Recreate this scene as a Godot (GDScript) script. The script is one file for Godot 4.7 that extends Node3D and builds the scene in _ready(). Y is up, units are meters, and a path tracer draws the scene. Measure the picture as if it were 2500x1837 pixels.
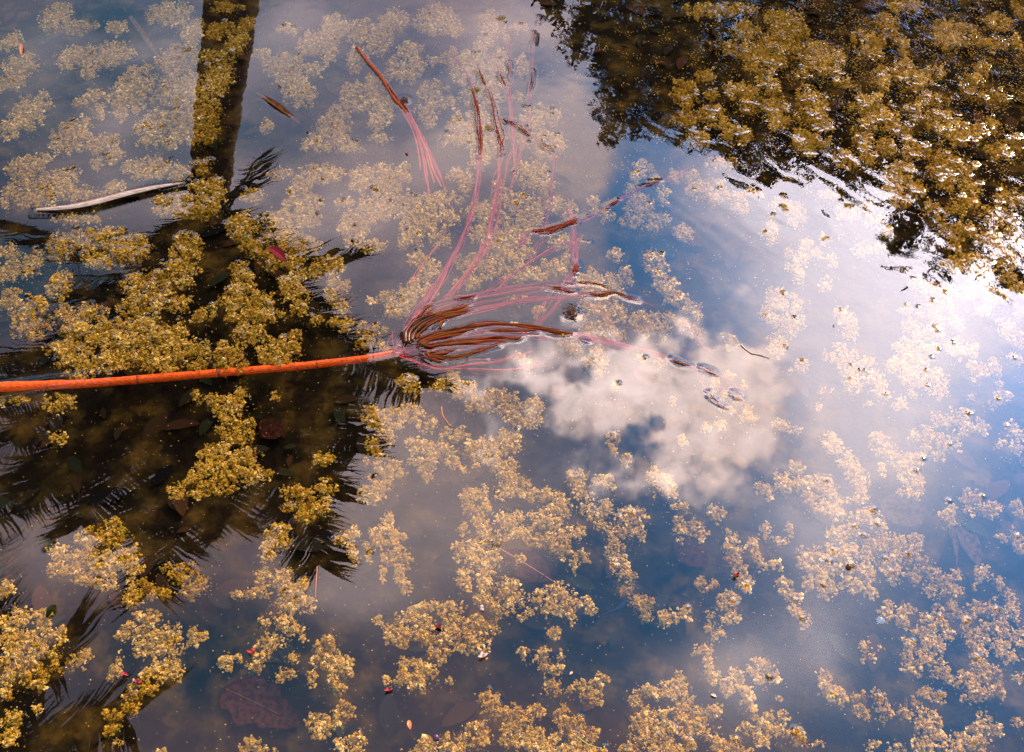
extends Node3D
# A still pond seen from its bank: floating weed, a red palm stalk with trailing strands, and sky, palms and a tree mirrored in the water.

const WEED := [-965,-2202,29,46,-905,-2160,35,24,-825,-2160,19,21,-884,-2049,36,39,-813,-2055,38,42,-842,-1994,15,22,-1032,-2107,19,32,-987,-2016,31,39,-990,-1962,24,32,-923,-1863,30,53,-942,-1818,23,37,-815,-1907,18,23,-790,-1863,12,23,-837,-1889,15,11,-765,-1761,37,24,-732,-1719,13,23,-756,-1700,13,14,-857,-1719,8,12,-676,-2044,37,45,-742,-1930,39,79,-651,-1930,45,58,-672,-1809,35,54,-604,-1838,41,70,-572,-1789,23,24,-628,-1780,17,29,-583,-1972,28,54,-726,-2214,43,40,-663,-2142,19,47,-607,-2148,26,27,-567,-2101,19,52,-556,-2172,16,24,-612,-2239,33,16,-607,-2055,25,17,-510,-2061,16,17,-458,-2022,37,33,-436,-1967,31,35,-414,-1914,30,34,-400,-2005,19,22,-502,-2049,13,17,-403,-2112,32,32,-381,-2172,16,42,-350,-2160,11,36,-466,-2154,23,15,-411,-2072,25,23,-340,-1814,31,44,-358,-1765,29,26,-317,-1761,14,24,-324,-1920,9,31,-420,-1673,20,13,-347,-1669,36,25,-379,-1629,19,28,-368,-1586,30,27,-300,-1590,11,15,-402,-1540,29,31,-352,-1545,19,21,-658,-1687,45,29,-599,-1673,17,22,-882,-1687,31,32,-856,-1633,36,41,-804,-1647,28,35,-834,-1603,41,24,-781,-1612,52,19,-710,-1633,17,15,-545,-1633,28,22,-526,-1603,16,47,-585,-1586,41,27,-551,-1565,38,21,-566,-1691,20,20,-894,-1612,11,34,-751,-1545,43,12,-762,-1484,24,28,-705,-1488,47,30,-647,-1476,34,26,-550,-1472,24,25,-465,-1528,24,33,-436,-1476,21,24,-385,-1508,24,20,-368,-1476,39,26,-461,-1608,19,17,-852,-1461,16,19,-373,-2112,14,82,-333,-1818,20,61,-297,-1747,17,13,-323,-1669,13,16,-318,-2148,35,36,-277,-2112,29,52,-250,-2184,26,42,-315,-2038,16,45,-159,-2184,42,45,-161,-2220,26,25,-119,-2148,14,24,-42,-2172,24,48,-48,-2124,14,29,-13,-2118,8,20,13,-2157,19,17,-229,-2005,25,38,-208,-2072,25,26,-212,-1983,28,19,-195,-2016,19,28,-159,-2033,12,16,-66,-2084,14,29,-97,-2033,42,31,-125,-2055,16,23,-89,-1989,28,35,-311,-1930,18,25,-305,-1883,13,23,-270,-1909,27,44,-250,-1883,24,31,-252,-1833,21,25,-271,-1962,18,21,-154,-1925,26,31,-163,-1863,22,30,-125,-1889,18,19,-155,-1823,9,15,-108,-1828,13,30,-82,-1809,23,29,-43,-1951,33,29,-34,-2005,22,25,-25,-2038,16,34,19,-2016,12,33,15,-1909,14,16,-78,-1909,24,28,-39,-1909,24,39,-68,-1858,18,20,-50,-1818,26,37,-37,-1770,23,36,-66,-1761,23,21,-101,-1770,32,17,-54,-1728,20,25,-62,-1700,17,18,56,-1848,32,30,29,-1818,23,22,43,-1780,29,26,65,-1737,23,21,26,-1761,14,14,83,-1761,20,24,-265,-1673,25,21,-268,-1642,19,22,-234,-1664,25,31,-198,-1669,14,27,-245,-1775,20,13,-218,-1633,28,28,-207,-1595,35,23,-240,-1569,30,31,-282,-1524,16,37,-260,-1545,29,23,-262,-1508,21,18,-238,-1476,24,15,-296,-1590,16,12,-167,-1569,38,27,-152,-1528,37,31,-121,-1488,18,18,-184,-1484,10,16,-115,-1553,27,19,-169,-1500,24,20,-134,-1599,38,17,-95,-1664,19,21,-83,-1638,14,18,-22,-1638,10,12,34,-1678,28,29,50,-1642,28,24,14,-1582,33,30,-11,-1603,22,24,16,-1532,35,22,-3,-1500,34,26,-51,-1565,27,23,-50,-1516,24,30,-24,-1472,31,22,38,-1569,22,31,71,-1590,16,23,100,-1569,12,23,86,-1484,21,20,235,-1687,17,22,221,-1660,7,12,212,-1625,11,16,256,-1664,8,12,269,-1616,11,19,289,-1664,8,17,144,-1595,10,13,148,-1565,9,8,166,-1553,13,12,222,-1586,24,23,211,-1540,23,18,252,-1545,21,16,242,-1524,16,11,171,-1457,10,12,413,-2227,45,26,480,-2233,36,20,575,-2148,36,38,572,-2190,33,34,485,-2148,27,30,544,-2095,32,37,496,-2066,29,37,610,-2072,32,37,643,-2044,29,28,629,-2005,23,23,529,-2033,29,26,609,-2027,23,23,472,-2055,17,23,479,-2011,14,23,445,-2084,17,18,385,-1978,17,25,390,-1914,14,13,336,-1909,25,31,339,-1946,20,22,447,-1930,31,27,458,-1883,25,26,506,-1962,18,34,518,-1941,11,17,577,-1989,17,22,580,-1899,25,38,505,-1878,23,33,504,-1833,23,27,571,-1848,27,32,587,-1818,16,25,380,-1848,27,28,329,-1838,22,21,348,-1775,21,24,407,-1804,21,25,433,-1785,16,20,542,-1780,21,24,545,-1747,16,24,569,-1770,21,20,654,-1956,17,19,691,-1883,33,26,704,-1848,30,37,674,-1818,16,25,718,-1818,22,29,736,-1794,16,29,662,-1761,16,20,649,-1780,13,20,613,-1714,21,23,649,-1723,16,23,747,-1994,20,23,729,-1951,14,19,735,-2112,29,32,787,-2178,21,31,788,-2136,18,24,797,-2089,12,29,727,-2061,23,29,786,-2016,17,28,776,-1983,17,17,811,-1978,24,27,793,-1941,17,14,851,-1989,11,14,811,-1899,30,21,776,-1868,16,18,778,-1838,19,17,819,-1848,24,21,803,-1809,19,20,834,-1814,27,25,854,-1780,21,20,828,-1770,19,20,876,-1799,16,20,905,-1818,13,20,791,-1714,26,23,810,-1687,28,25,771,-1678,17,20,780,-1647,19,20,815,-1633,19,24,804,-1590,16,16,900,-1737,21,24,935,-1761,15,24,908,-2154,24,30,912,-2118,26,30,891,-2112,18,29,948,-2160,18,15,961,-2112,18,20,985,-2095,29,20,1024,-2178,24,31,1077,-2227,12,29,1039,-2095,12,27,827,-2239,27,20,863,-2239,18,16,941,-2005,14,19,921,-1909,19,18,894,-1930,17,18,914,-1962,14,19,948,-1909,17,18,382,-1700,26,15,320,-1664,21,14,332,-1625,21,22,361,-1638,17,15,401,-1586,16,25,377,-1612,19,17,427,-1616,16,11,354,-1599,16,15,472,-1586,16,14,491,-1574,20,17,449,-1528,9,20,442,-1500,13,20,494,-1540,16,10,584,-1565,20,19,563,-1612,16,12,624,-1578,16,17,627,-1540,16,21,643,-1512,11,14,693,-1655,25,29,683,-1608,22,28,711,-1687,22,20,723,-1629,13,30,741,-1569,16,23,778,-1574,14,19,749,-1504,17,28,784,-1516,21,18,745,-1733,26,24,695,-1751,24,19,841,-1549,24,27,875,-1603,22,28,818,-1484,24,26,854,-1500,16,26,496,-1476,12,14,529,-1496,10,14,597,-1472,13,11,584,-1457,10,11,620,-1468,10,11,293,-1508,17,18,-832,-1420,21,30,-799,-1427,15,32,-742,-1379,16,33,-766,-1450,23,15,-689,-1442,26,21,-642,-1450,29,15,-552,-1416,26,21,-546,-1450,21,21,-538,-1382,13,14,-598,-1379,38,31,-604,-1335,26,30,-573,-1342,27,23,-532,-1335,15,16,-497,-1307,12,16,-479,-1318,7,13,-443,-1371,21,38,-450,-1339,22,20,-415,-1335,21,27,-453,-1420,13,14,-430,-1304,25,19,-396,-1307,27,16,-414,-1269,24,22,-812,-1342,17,25,-779,-1321,20,23,-756,-1335,12,14,-758,-1283,28,27,-721,-1318,10,16,-679,-1307,28,23,-683,-1276,26,22,-651,-1263,32,22,-697,-1236,26,18,-668,-1216,24,18,-686,-1210,17,12,-589,-1290,27,17,-560,-1269,41,22,-599,-1249,36,22,-531,-1242,36,22,-573,-1216,38,21,-535,-1206,28,18,-493,-1233,24,18,-480,-1203,14,12,-619,-1210,18,24,-622,-1283,10,10,-525,-1276,13,17,-649,-1197,17,12,-659,-1181,21,11,-449,-1229,19,18,-429,-1223,17,18,-442,-1203,14,15,-413,-1200,9,12,-361,-1236,26,25,-344,-1252,14,22,-358,-1210,21,12,-383,-1223,10,12,-362,-1435,23,15,-315,-1423,24,25,-348,-1401,18,10,-366,-1386,20,14,-353,-1360,20,16,-344,-1328,15,19,-292,-1357,12,20,-275,-1328,10,17,-311,-1297,12,10,-281,-1293,12,10,-272,-1379,6,11,-396,-1342,12,16,-394,-1442,26,23,-675,-1125,22,15,-748,-1131,23,5,-476,-1143,7,12,-442,-1131,22,11,-419,-1119,24,17,-404,-1143,9,12,-416,-1089,17,19,-389,-1086,11,8,-399,-1063,20,16,-390,-1051,13,8,-356,-1143,4,12,-413,-1042,9,11,-430,-1025,18,19,-383,-1023,21,13,-435,-1000,15,15,-404,-998,33,18,-372,-992,17,15,-423,-971,36,17,-465,-963,13,13,-450,-987,9,8,-350,-992,11,10,-660,-1057,10,11,-307,-963,15,12,-289,-957,15,12,-264,-963,17,17,-273,-1020,12,10,-295,-1423,13,21,-294,-1386,10,18,-275,-1375,13,8,-291,-1353,7,14,-273,-1332,9,13,-281,-1295,7,10,-261,-1292,9,16,-237,-1283,10,10,-219,-1276,22,12,-227,-1249,20,11,-202,-1242,12,7,-203,-1357,10,8,-187,-1339,27,20,-173,-1360,20,18,-159,-1382,15,17,-183,-1318,17,12,-230,-1346,4,6,-158,-1442,16,17,-136,-1416,15,26,-139,-1368,19,18,-70,-1431,22,21,-36,-1416,22,19,-69,-1390,22,17,-3,-1454,21,14,8,-1423,15,17,26,-1408,23,17,72,-1423,24,19,0,-1397,20,10,48,-1401,15,10,21,-1454,18,14,90,-1442,7,17,-23,-1442,18,14,189,-1412,13,11,174,-1450,12,14,180,-1393,13,8,132,-1328,24,16,163,-1314,27,18,211,-1300,25,16,217,-1280,21,15,234,-1276,15,15,253,-1304,10,13,124,-1276,15,15,111,-1304,10,13,147,-1290,12,12,160,-1266,16,12,42,-1321,10,9,7,-1342,17,9,7,-1286,10,5,89,-1249,17,12,96,-1233,14,9,132,-1229,13,15,126,-1206,18,16,134,-1190,9,7,21,-1203,12,12,12,-1219,10,8,-161,-1168,14,12,-147,-1152,14,11,-91,-1174,15,15,-79,-1159,20,14,-67,-1143,20,14,-110,-1159,14,11,-46,-1125,24,17,-21,-1137,27,14,-7,-1119,18,20,2,-1098,15,19,34,-1119,11,18,25,-1092,16,13,21,-1110,18,14,-162,-1104,29,16,-179,-1080,16,13,-203,-1104,17,15,-206,-1086,14,11,-124,-1083,13,14,-182,-1063,13,13,-199,-1048,11,13,-192,-1025,8,10,-83,-1065,19,13,-140,-1045,12,13,-122,-1037,18,13,-109,-1031,13,13,-82,-1017,13,13,-96,-1037,16,10,-121,-1006,13,12,-115,-987,10,7,-134,-1017,13,7,-173,-1000,22,18,-186,-973,19,17,-198,-957,18,13,-209,-1014,6,5,-4,-1051,19,22,-33,-1040,26,16,-29,-1017,28,18,-9,-1000,18,15,-2,-984,13,12,-53,-1034,11,16,-11,-963,13,15,-50,-960,15,12,15,-971,10,15,43,-955,18,12,58,-955,13,12,-67,-952,8,10,-68,-1000,5,6,94,-990,13,10,89,-976,13,10,128,-981,13,10,136,-968,8,7,101,-957,13,12,163,-1014,8,10,200,-990,10,15,210,-973,16,17,222,-963,8,15,150,-1057,8,10,144,-1037,6,11,158,-1159,6,8,240,-1131,5,7,200,-1216,7,7,228,-1210,9,7,211,-1259,5,6,287,-1276,12,14,341,-1259,11,9,347,-1249,11,12,269,-1290,9,12,485,-1458,19,17,472,-1423,15,21,473,-1397,10,14,517,-1381,9,14,534,-1439,10,14,509,-1458,13,10,533,-1290,13,33,523,-1314,7,10,491,-1219,9,12,509,-1239,9,9,522,-1219,18,15,519,-1194,18,21,525,-1174,15,17,514,-1156,11,14,544,-1210,11,15,445,-1203,14,12,473,-1149,9,9,456,-1119,4,5,557,-1181,11,17,555,-1152,11,15,562,-1140,9,12,575,-1125,11,11,533,-1125,5,5,645,-1236,20,12,634,-1283,14,15,667,-1276,14,16,642,-1263,14,12,601,-1140,7,9,633,-1318,9,13,700,-1236,23,19,708,-1203,7,15,708,-1184,9,11,725,-1194,11,8,740,-1197,9,19,737,-1171,7,12,735,-1140,11,12,722,-1125,9,5,692,-1139,3,5,784,-1276,14,22,792,-1263,9,25,776,-1216,11,12,590,-1063,9,11,606,-1063,9,17,621,-1054,15,10,595,-1037,11,10,605,-1025,11,7,633,-1048,13,10,523,-1002,5,8,583,-1023,4,5,461,-1048,15,16,482,-1025,11,13,484,-1006,16,15,489,-987,13,15,485,-968,13,12,484,-949,12,9,403,-1003,11,10,382,-981,13,15,393,-971,16,15,353,-965,14,12,430,-973,24,16,446,-952,16,12,420,-952,12,10,348,-1101,13,17,393,-1083,11,11,408,-1074,13,6,284,-1077,6,8,307,-1083,9,11,248,-1051,6,11,333,-1178,9,7,308,-1162,9,11,319,-1143,6,9,336,-1128,9,8,350,-1162,4,6,317,-1110,11,5,677,-1379,15,20,698,-1360,19,20,695,-1328,19,16,681,-1335,14,13,745,-1427,26,19,765,-1442,28,19,780,-1405,28,22,829,-1442,23,19,731,-1364,23,18,771,-1371,19,16,785,-1350,19,16,825,-1382,12,24,662,-1379,10,13,629,-1314,7,9,652,-1314,6,8,705,-1293,9,16,756,-1318,14,13,679,-1304,14,16,811,-1311,7,10,733,-1068,11,16,727,-1034,8,16,707,-1048,8,6,639,-952,12,12,-493,-814,13,11,-480,-803,17,8,-461,-798,15,8,-491,-787,10,8,-506,-793,8,4,-432,-826,15,18,-410,-814,14,11,-421,-798,14,8,-452,-836,11,9,-454,-803,10,8,-660,-805,7,13,-633,-759,20,15,-603,-759,13,12,-629,-733,20,16,-600,-733,19,16,-573,-735,11,12,-616,-707,24,16,-586,-711,14,14,-599,-684,20,16,-616,-676,11,11,-569,-699,9,10,-559,-688,3,4,-584,-669,9,7,-616,-657,9,7,-574,-639,5,6,-600,-621,14,15,-599,-604,11,11,-463,-637,10,7,-480,-629,10,9,-476,-611,9,9,-470,-594,7,7,-342,-798,23,6,-330,-824,8,11,-326,-810,11,11,-327,-860,10,16,-317,-892,14,14,-307,-877,10,11,-301,-821,15,13,-293,-805,19,15,-278,-812,11,11,-288,-784,21,13,-266,-782,11,13,-300,-768,10,6,-291,-755,11,12,-281,-744,11,8,-263,-735,4,6,-318,-753,9,6,-302,-724,18,13,-306,-711,11,6,-316,-699,9,12,-356,-699,9,10,-341,-703,5,6,-331,-696,9,4,-272,-705,7,8,-281,-682,11,11,-286,-925,16,14,-265,-933,16,12,-235,-882,8,4,-224,-885,6,9,-306,-933,12,9,-233,-729,9,10,-241,-718,9,10,-230,-703,18,12,-216,-694,14,14,-246,-678,9,7,-213,-669,7,11,-206,-641,9,5,-207,-629,7,5,-240,-621,7,9,-225,-623,11,7,-234,-607,9,7,-213,-613,9,4,-202,-594,7,11,-307,-590,12,9,-292,-584,11,5,-413,-583,5,3,-213,-892,9,7,-223,-882,11,5,-215,-867,8,11,-211,-850,6,4,-169,-918,6,10,-40,-930,12,14,-44,-910,12,14,-36,-887,14,19,-58,-936,10,9,-65,-897,5,11,-56,-870,16,14,-64,-857,13,9,-47,-850,17,13,-27,-857,11,13,-31,-838,13,11,-63,-819,10,13,-38,-817,11,13,-4,-910,18,19,10,-897,16,14,-13,-887,11,11,40,-918,16,17,51,-910,16,11,61,-895,18,11,40,-880,18,11,66,-877,20,11,72,-867,11,14,88,-892,10,14,91,-855,10,9,80,-838,6,7,62,-928,18,14,75,-938,12,9,113,-928,16,12,130,-933,14,12,120,-907,8,11,155,-923,16,12,169,-918,18,14,149,-897,18,14,168,-897,12,14,139,-872,13,11,138,-855,13,9,141,-843,11,13,150,-826,11,13,151,-807,10,11,200,-766,13,8,199,-755,6,5,222,-938,6,7,8,-853,9,8,-10,-807,21,13,-2,-791,17,13,-14,-777,15,13,-38,-791,11,13,-36,-803,11,8,62,-803,17,10,46,-791,21,10,72,-787,15,10,58,-775,23,8,28,-789,10,6,20,-768,8,8,73,-766,8,8,101,-775,8,8,100,-789,4,9,55,-739,7,8,47,-753,4,4,-128,-696,16,12,-112,-682,20,11,-135,-676,20,7,-101,-690,14,9,-90,-701,7,6,-119,-667,10,5,-81,-712,6,3,-168,-757,6,8,-227,-729,5,12,-217,-701,11,12,-206,-688,9,9,-219,-680,9,11,-209,-663,6,7,-205,-635,12,10,-214,-619,9,9,-192,-594,16,11,-77,-676,3,5,14,-713,7,6,39,-713,9,8,38,-701,9,10,60,-709,4,8,52,-688,12,9,49,-673,9,11,49,-661,9,7,72,-661,9,4,-36,-655,9,7,-24,-643,10,11,-9,-633,12,11,2,-621,16,15,19,-627,16,11,7,-600,17,14,26,-605,12,13,35,-590,15,10,45,-584,10,5,6,-639,5,4,32,-637,5,6,61,-631,10,11,68,-617,16,13,57,-607,10,11,82,-600,17,13,93,-588,15,10,97,-604,9,7,67,-586,14,9,-42,-611,12,9,-53,-604,9,7,-38,-598,14,11,-78,-594,16,9,-100,-592,10,9,-67,-586,10,9,-114,-584,14,5,162,-665,9,7,150,-649,7,7,171,-659,16,9,190,-659,10,11,161,-625,16,13,180,-627,10,7,165,-605,22,15,185,-605,10,16,150,-594,10,11,133,-584,7,9,175,-586,17,7,232,-936,10,9,235,-905,14,14,253,-895,12,14,225,-882,6,5,282,-925,12,12,295,-880,10,16,296,-857,13,18,298,-836,11,9,303,-817,13,15,326,-877,7,9,325,-857,7,13,328,-841,7,6,344,-895,8,12,364,-882,7,9,348,-841,9,7,378,-902,5,7,254,-812,13,8,284,-793,15,10,275,-782,11,13,278,-762,13,10,252,-759,7,12,258,-739,11,8,240,-718,11,8,219,-768,10,8,430,-936,16,12,441,-925,14,12,465,-910,12,17,485,-923,16,14,496,-905,14,14,443,-892,16,11,397,-855,15,16,414,-848,19,18,393,-831,11,15,412,-826,15,13,391,-812,10,8,441,-860,18,13,462,-862,20,16,449,-838,24,16,472,-829,15,15,448,-812,17,13,466,-800,10,10,410,-805,11,13,492,-875,18,14,514,-875,18,14,536,-877,16,14,523,-857,18,11,504,-848,17,11,505,-831,11,13,504,-817,9,4,543,-845,15,11,526,-824,9,11,557,-829,11,13,571,-819,13,8,585,-826,8,6,551,-805,13,10,577,-803,11,8,598,-918,10,12,607,-936,8,7,627,-930,8,9,660,-928,16,14,696,-933,8,12,681,-877,7,19,661,-885,8,5,621,-831,9,12,605,-809,3,3,642,-819,9,8,547,-777,9,4,570,-775,11,12,540,-757,17,12,529,-739,17,12,551,-742,9,17,533,-722,13,8,499,-724,11,8,503,-709,11,12,495,-690,11,12,529,-705,11,12,529,-690,11,16,642,-791,13,13,641,-773,13,12,599,-773,17,10,616,-775,11,10,585,-757,11,10,579,-744,7,8,611,-750,21,12,630,-748,19,14,587,-729,13,12,587,-716,11,12,612,-722,18,14,635,-733,11,12,586,-696,11,12,622,-703,12,8,625,-680,5,11,550,-676,14,9,566,-671,16,11,586,-682,16,11,589,-665,12,11,567,-653,16,7,460,-719,4,2,487,-651,3,3,493,-637,9,10,498,-619,14,15,497,-598,17,14,483,-586,12,7,570,-625,12,7,569,-613,12,9,554,-607,10,9,535,-596,16,9,554,-594,14,9,525,-584,12,5,548,-584,14,5,606,-617,7,8,425,-588,8,9,453,-588,10,10,208,-671,9,11,210,-655,10,11,203,-635,9,11,207,-619,12,13,223,-631,16,9,239,-631,12,9,223,-615,18,11,205,-600,14,13,241,-615,8,7,198,-586,10,7,244,-594,12,11,262,-590,15,9,275,-583,7,3,245,-694,7,12,252,-678,10,9,264,-667,10,11,277,-680,10,11,283,-663,10,11,288,-649,10,9,290,-637,7,5,303,-684,12,11,310,-696,11,8,320,-684,9,11,311,-673,12,5,311,-627,8,5,326,-627,12,7,298,-615,14,9,314,-609,16,9,296,-598,10,9,334,-607,12,7,340,-600,12,9,357,-592,10,5,326,-650,5,4,285,-611,12,9]
const ISLANDS := [
	["long pale caterpillar shaped weed clump beside the sunken red leaf", [238,-1442,16,23,243,-1412,15,24,251,-1382,16,22,261,-1357,15,22,275,-1346,15,16,288,-1328,15,11,296,-1311,10,12]],
	["oval straw coloured weed clump resting against the upper red strands", [134,-1386,27,26,162,-1379,28,24,125,-1405,15,13,156,-1360,20,13]],
	["largest golden weed raft, with a white petal fleck near its upper edge", [-113,-775,17,12,-124,-762,13,15,-139,-744,21,17,-146,-729,13,10,-116,-746,17,17,-77,-773,17,12,-79,-755,19,14,-61,-746,17,17,-37,-750,17,14,-45,-733,17,12,-72,-733,22,12,-103,-731,17,12,-60,-722,15,10,-39,-718,11,10,-96,-709,14,8]],
	["pale ring shaped weed clump with an open blue hole in it", [431,-1357,15,14,423,-1339,14,17,436,-1328,14,13,457,-1335,11,21,409,-1314,11,16,419,-1297,13,12,448,-1293,18,19,432,-1269,13,12,416,-1246,16,19]],
	["big cream coloured weed raft with orange flecks below the rippled tree reflection", [614,-1236,18,18,617,-1210,27,15,618,-1184,28,24,642,-1174,20,21,641,-1152,15,17,599,-1190,18,18,583,-1203,13,12]],
	["rounded sunlit weed clump with a small lobe on its left, in the clear blue water", [625,-1095,10,14,660,-1092,24,19,662,-1071,24,13,689,-1080,10,11]],
	["slanting chain of weed clumps just above the sunken oval leaf", [530,-1057,12,10,536,-1040,17,16,548,-1025,14,13,553,-1009,12,10,570,-1014,12,13,559,-995,14,15,564,-981,14,15,556,-963,16,10]],
	["two upright weed lobes joined at the top like a letter H, near the lower edge", [424,-651,10,7,421,-637,9,13,442,-659,7,6,445,-639,9,17]],
	["single round weed tuft in dark blue water right of the two joined lobes", [472,-633,10,11]],
	["small lone teardrop weed tuft below the air bubble", [444,-716,8,12]],
	["short crooked weed chain standing alone left of the lone teardrop tuft", [386,-682,10,7,388,-669,10,11,391,-655,11,9,401,-653,9,9]],
	["olive weed clump with pink buds at its lower tip", [-466,-773,9,6,-467,-762,17,8,-476,-746,17,10,-489,-737,9,12,-463,-733,20,10,-435,-737,17,16,-463,-716,11,12,-436,-716,20,14,-430,-696,20,14,-439,-682,16,9,-424,-682,10,7,-449,-667,16,9,-491,-694,7,16,-492,-680,7,7,-439,-665,9,7,-464,-659,10,10]],
	["smaller of two little weed tufts beside the shaded left clump", [-551,-699,7,8]],
	["larger of two little weed tufts beside the shaded left clump", [-535,-705,8,11]],
	["broad tan and brown weed raft under the reflected palm frond tips", [-560,-885,26,16,-530,-880,16,16,-540,-905,12,11,-600,-860,20,13,-588,-838,24,18,-564,-850,24,18,-558,-824,19,13,-534,-843,17,20,-515,-853,17,21,-501,-836,13,11,-536,-810,15,8]],
	["star shaped weed tuft right of the clump with pink buds", [-404,-742,9,8,-400,-731,11,10,-388,-737,4,3]],
	["compact weed clump right of the tiny white fleck", [89,-669,11,9,104,-673,16,8,94,-659,16,9,101,-649,11,6]],
	["hooked weed clump with a separate oval tuft hanging on its left", [-172,-895,22,9,-160,-880,18,11,-179,-875,8,11,-195,-867,7,9,-194,-850,7,8,-153,-857,18,13,-145,-841,11,11,-148,-824,8,11,-138,-809,7,10,-170,-831,6,11]],
	["soft edged weed clump in open water above the white leaf blade", [-826,-1785,31,52]],
	["V shaped weed clump above the lone teardrop tuft", [484,-775,11,10,486,-764,9,8,508,-773,11,10,500,-755,9,8]],
	["square weed clump at the head of the small dark tadpole", [166,-787,17,10,171,-773,15,10,174,-762,8,6]],
	["tiny lone weed tuft below the thin brown husk", [-463,-1814,10,23]],
	["flat weed clump with dark specks near the lower right corner", [509,-657,12,7,523,-651,10,7]],
	["narrow weed chain trailing below the brightest weed raft", [358,-807,9,13,362,-791,9,11,365,-775,9,10,371,-759,11,10]]]
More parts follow.
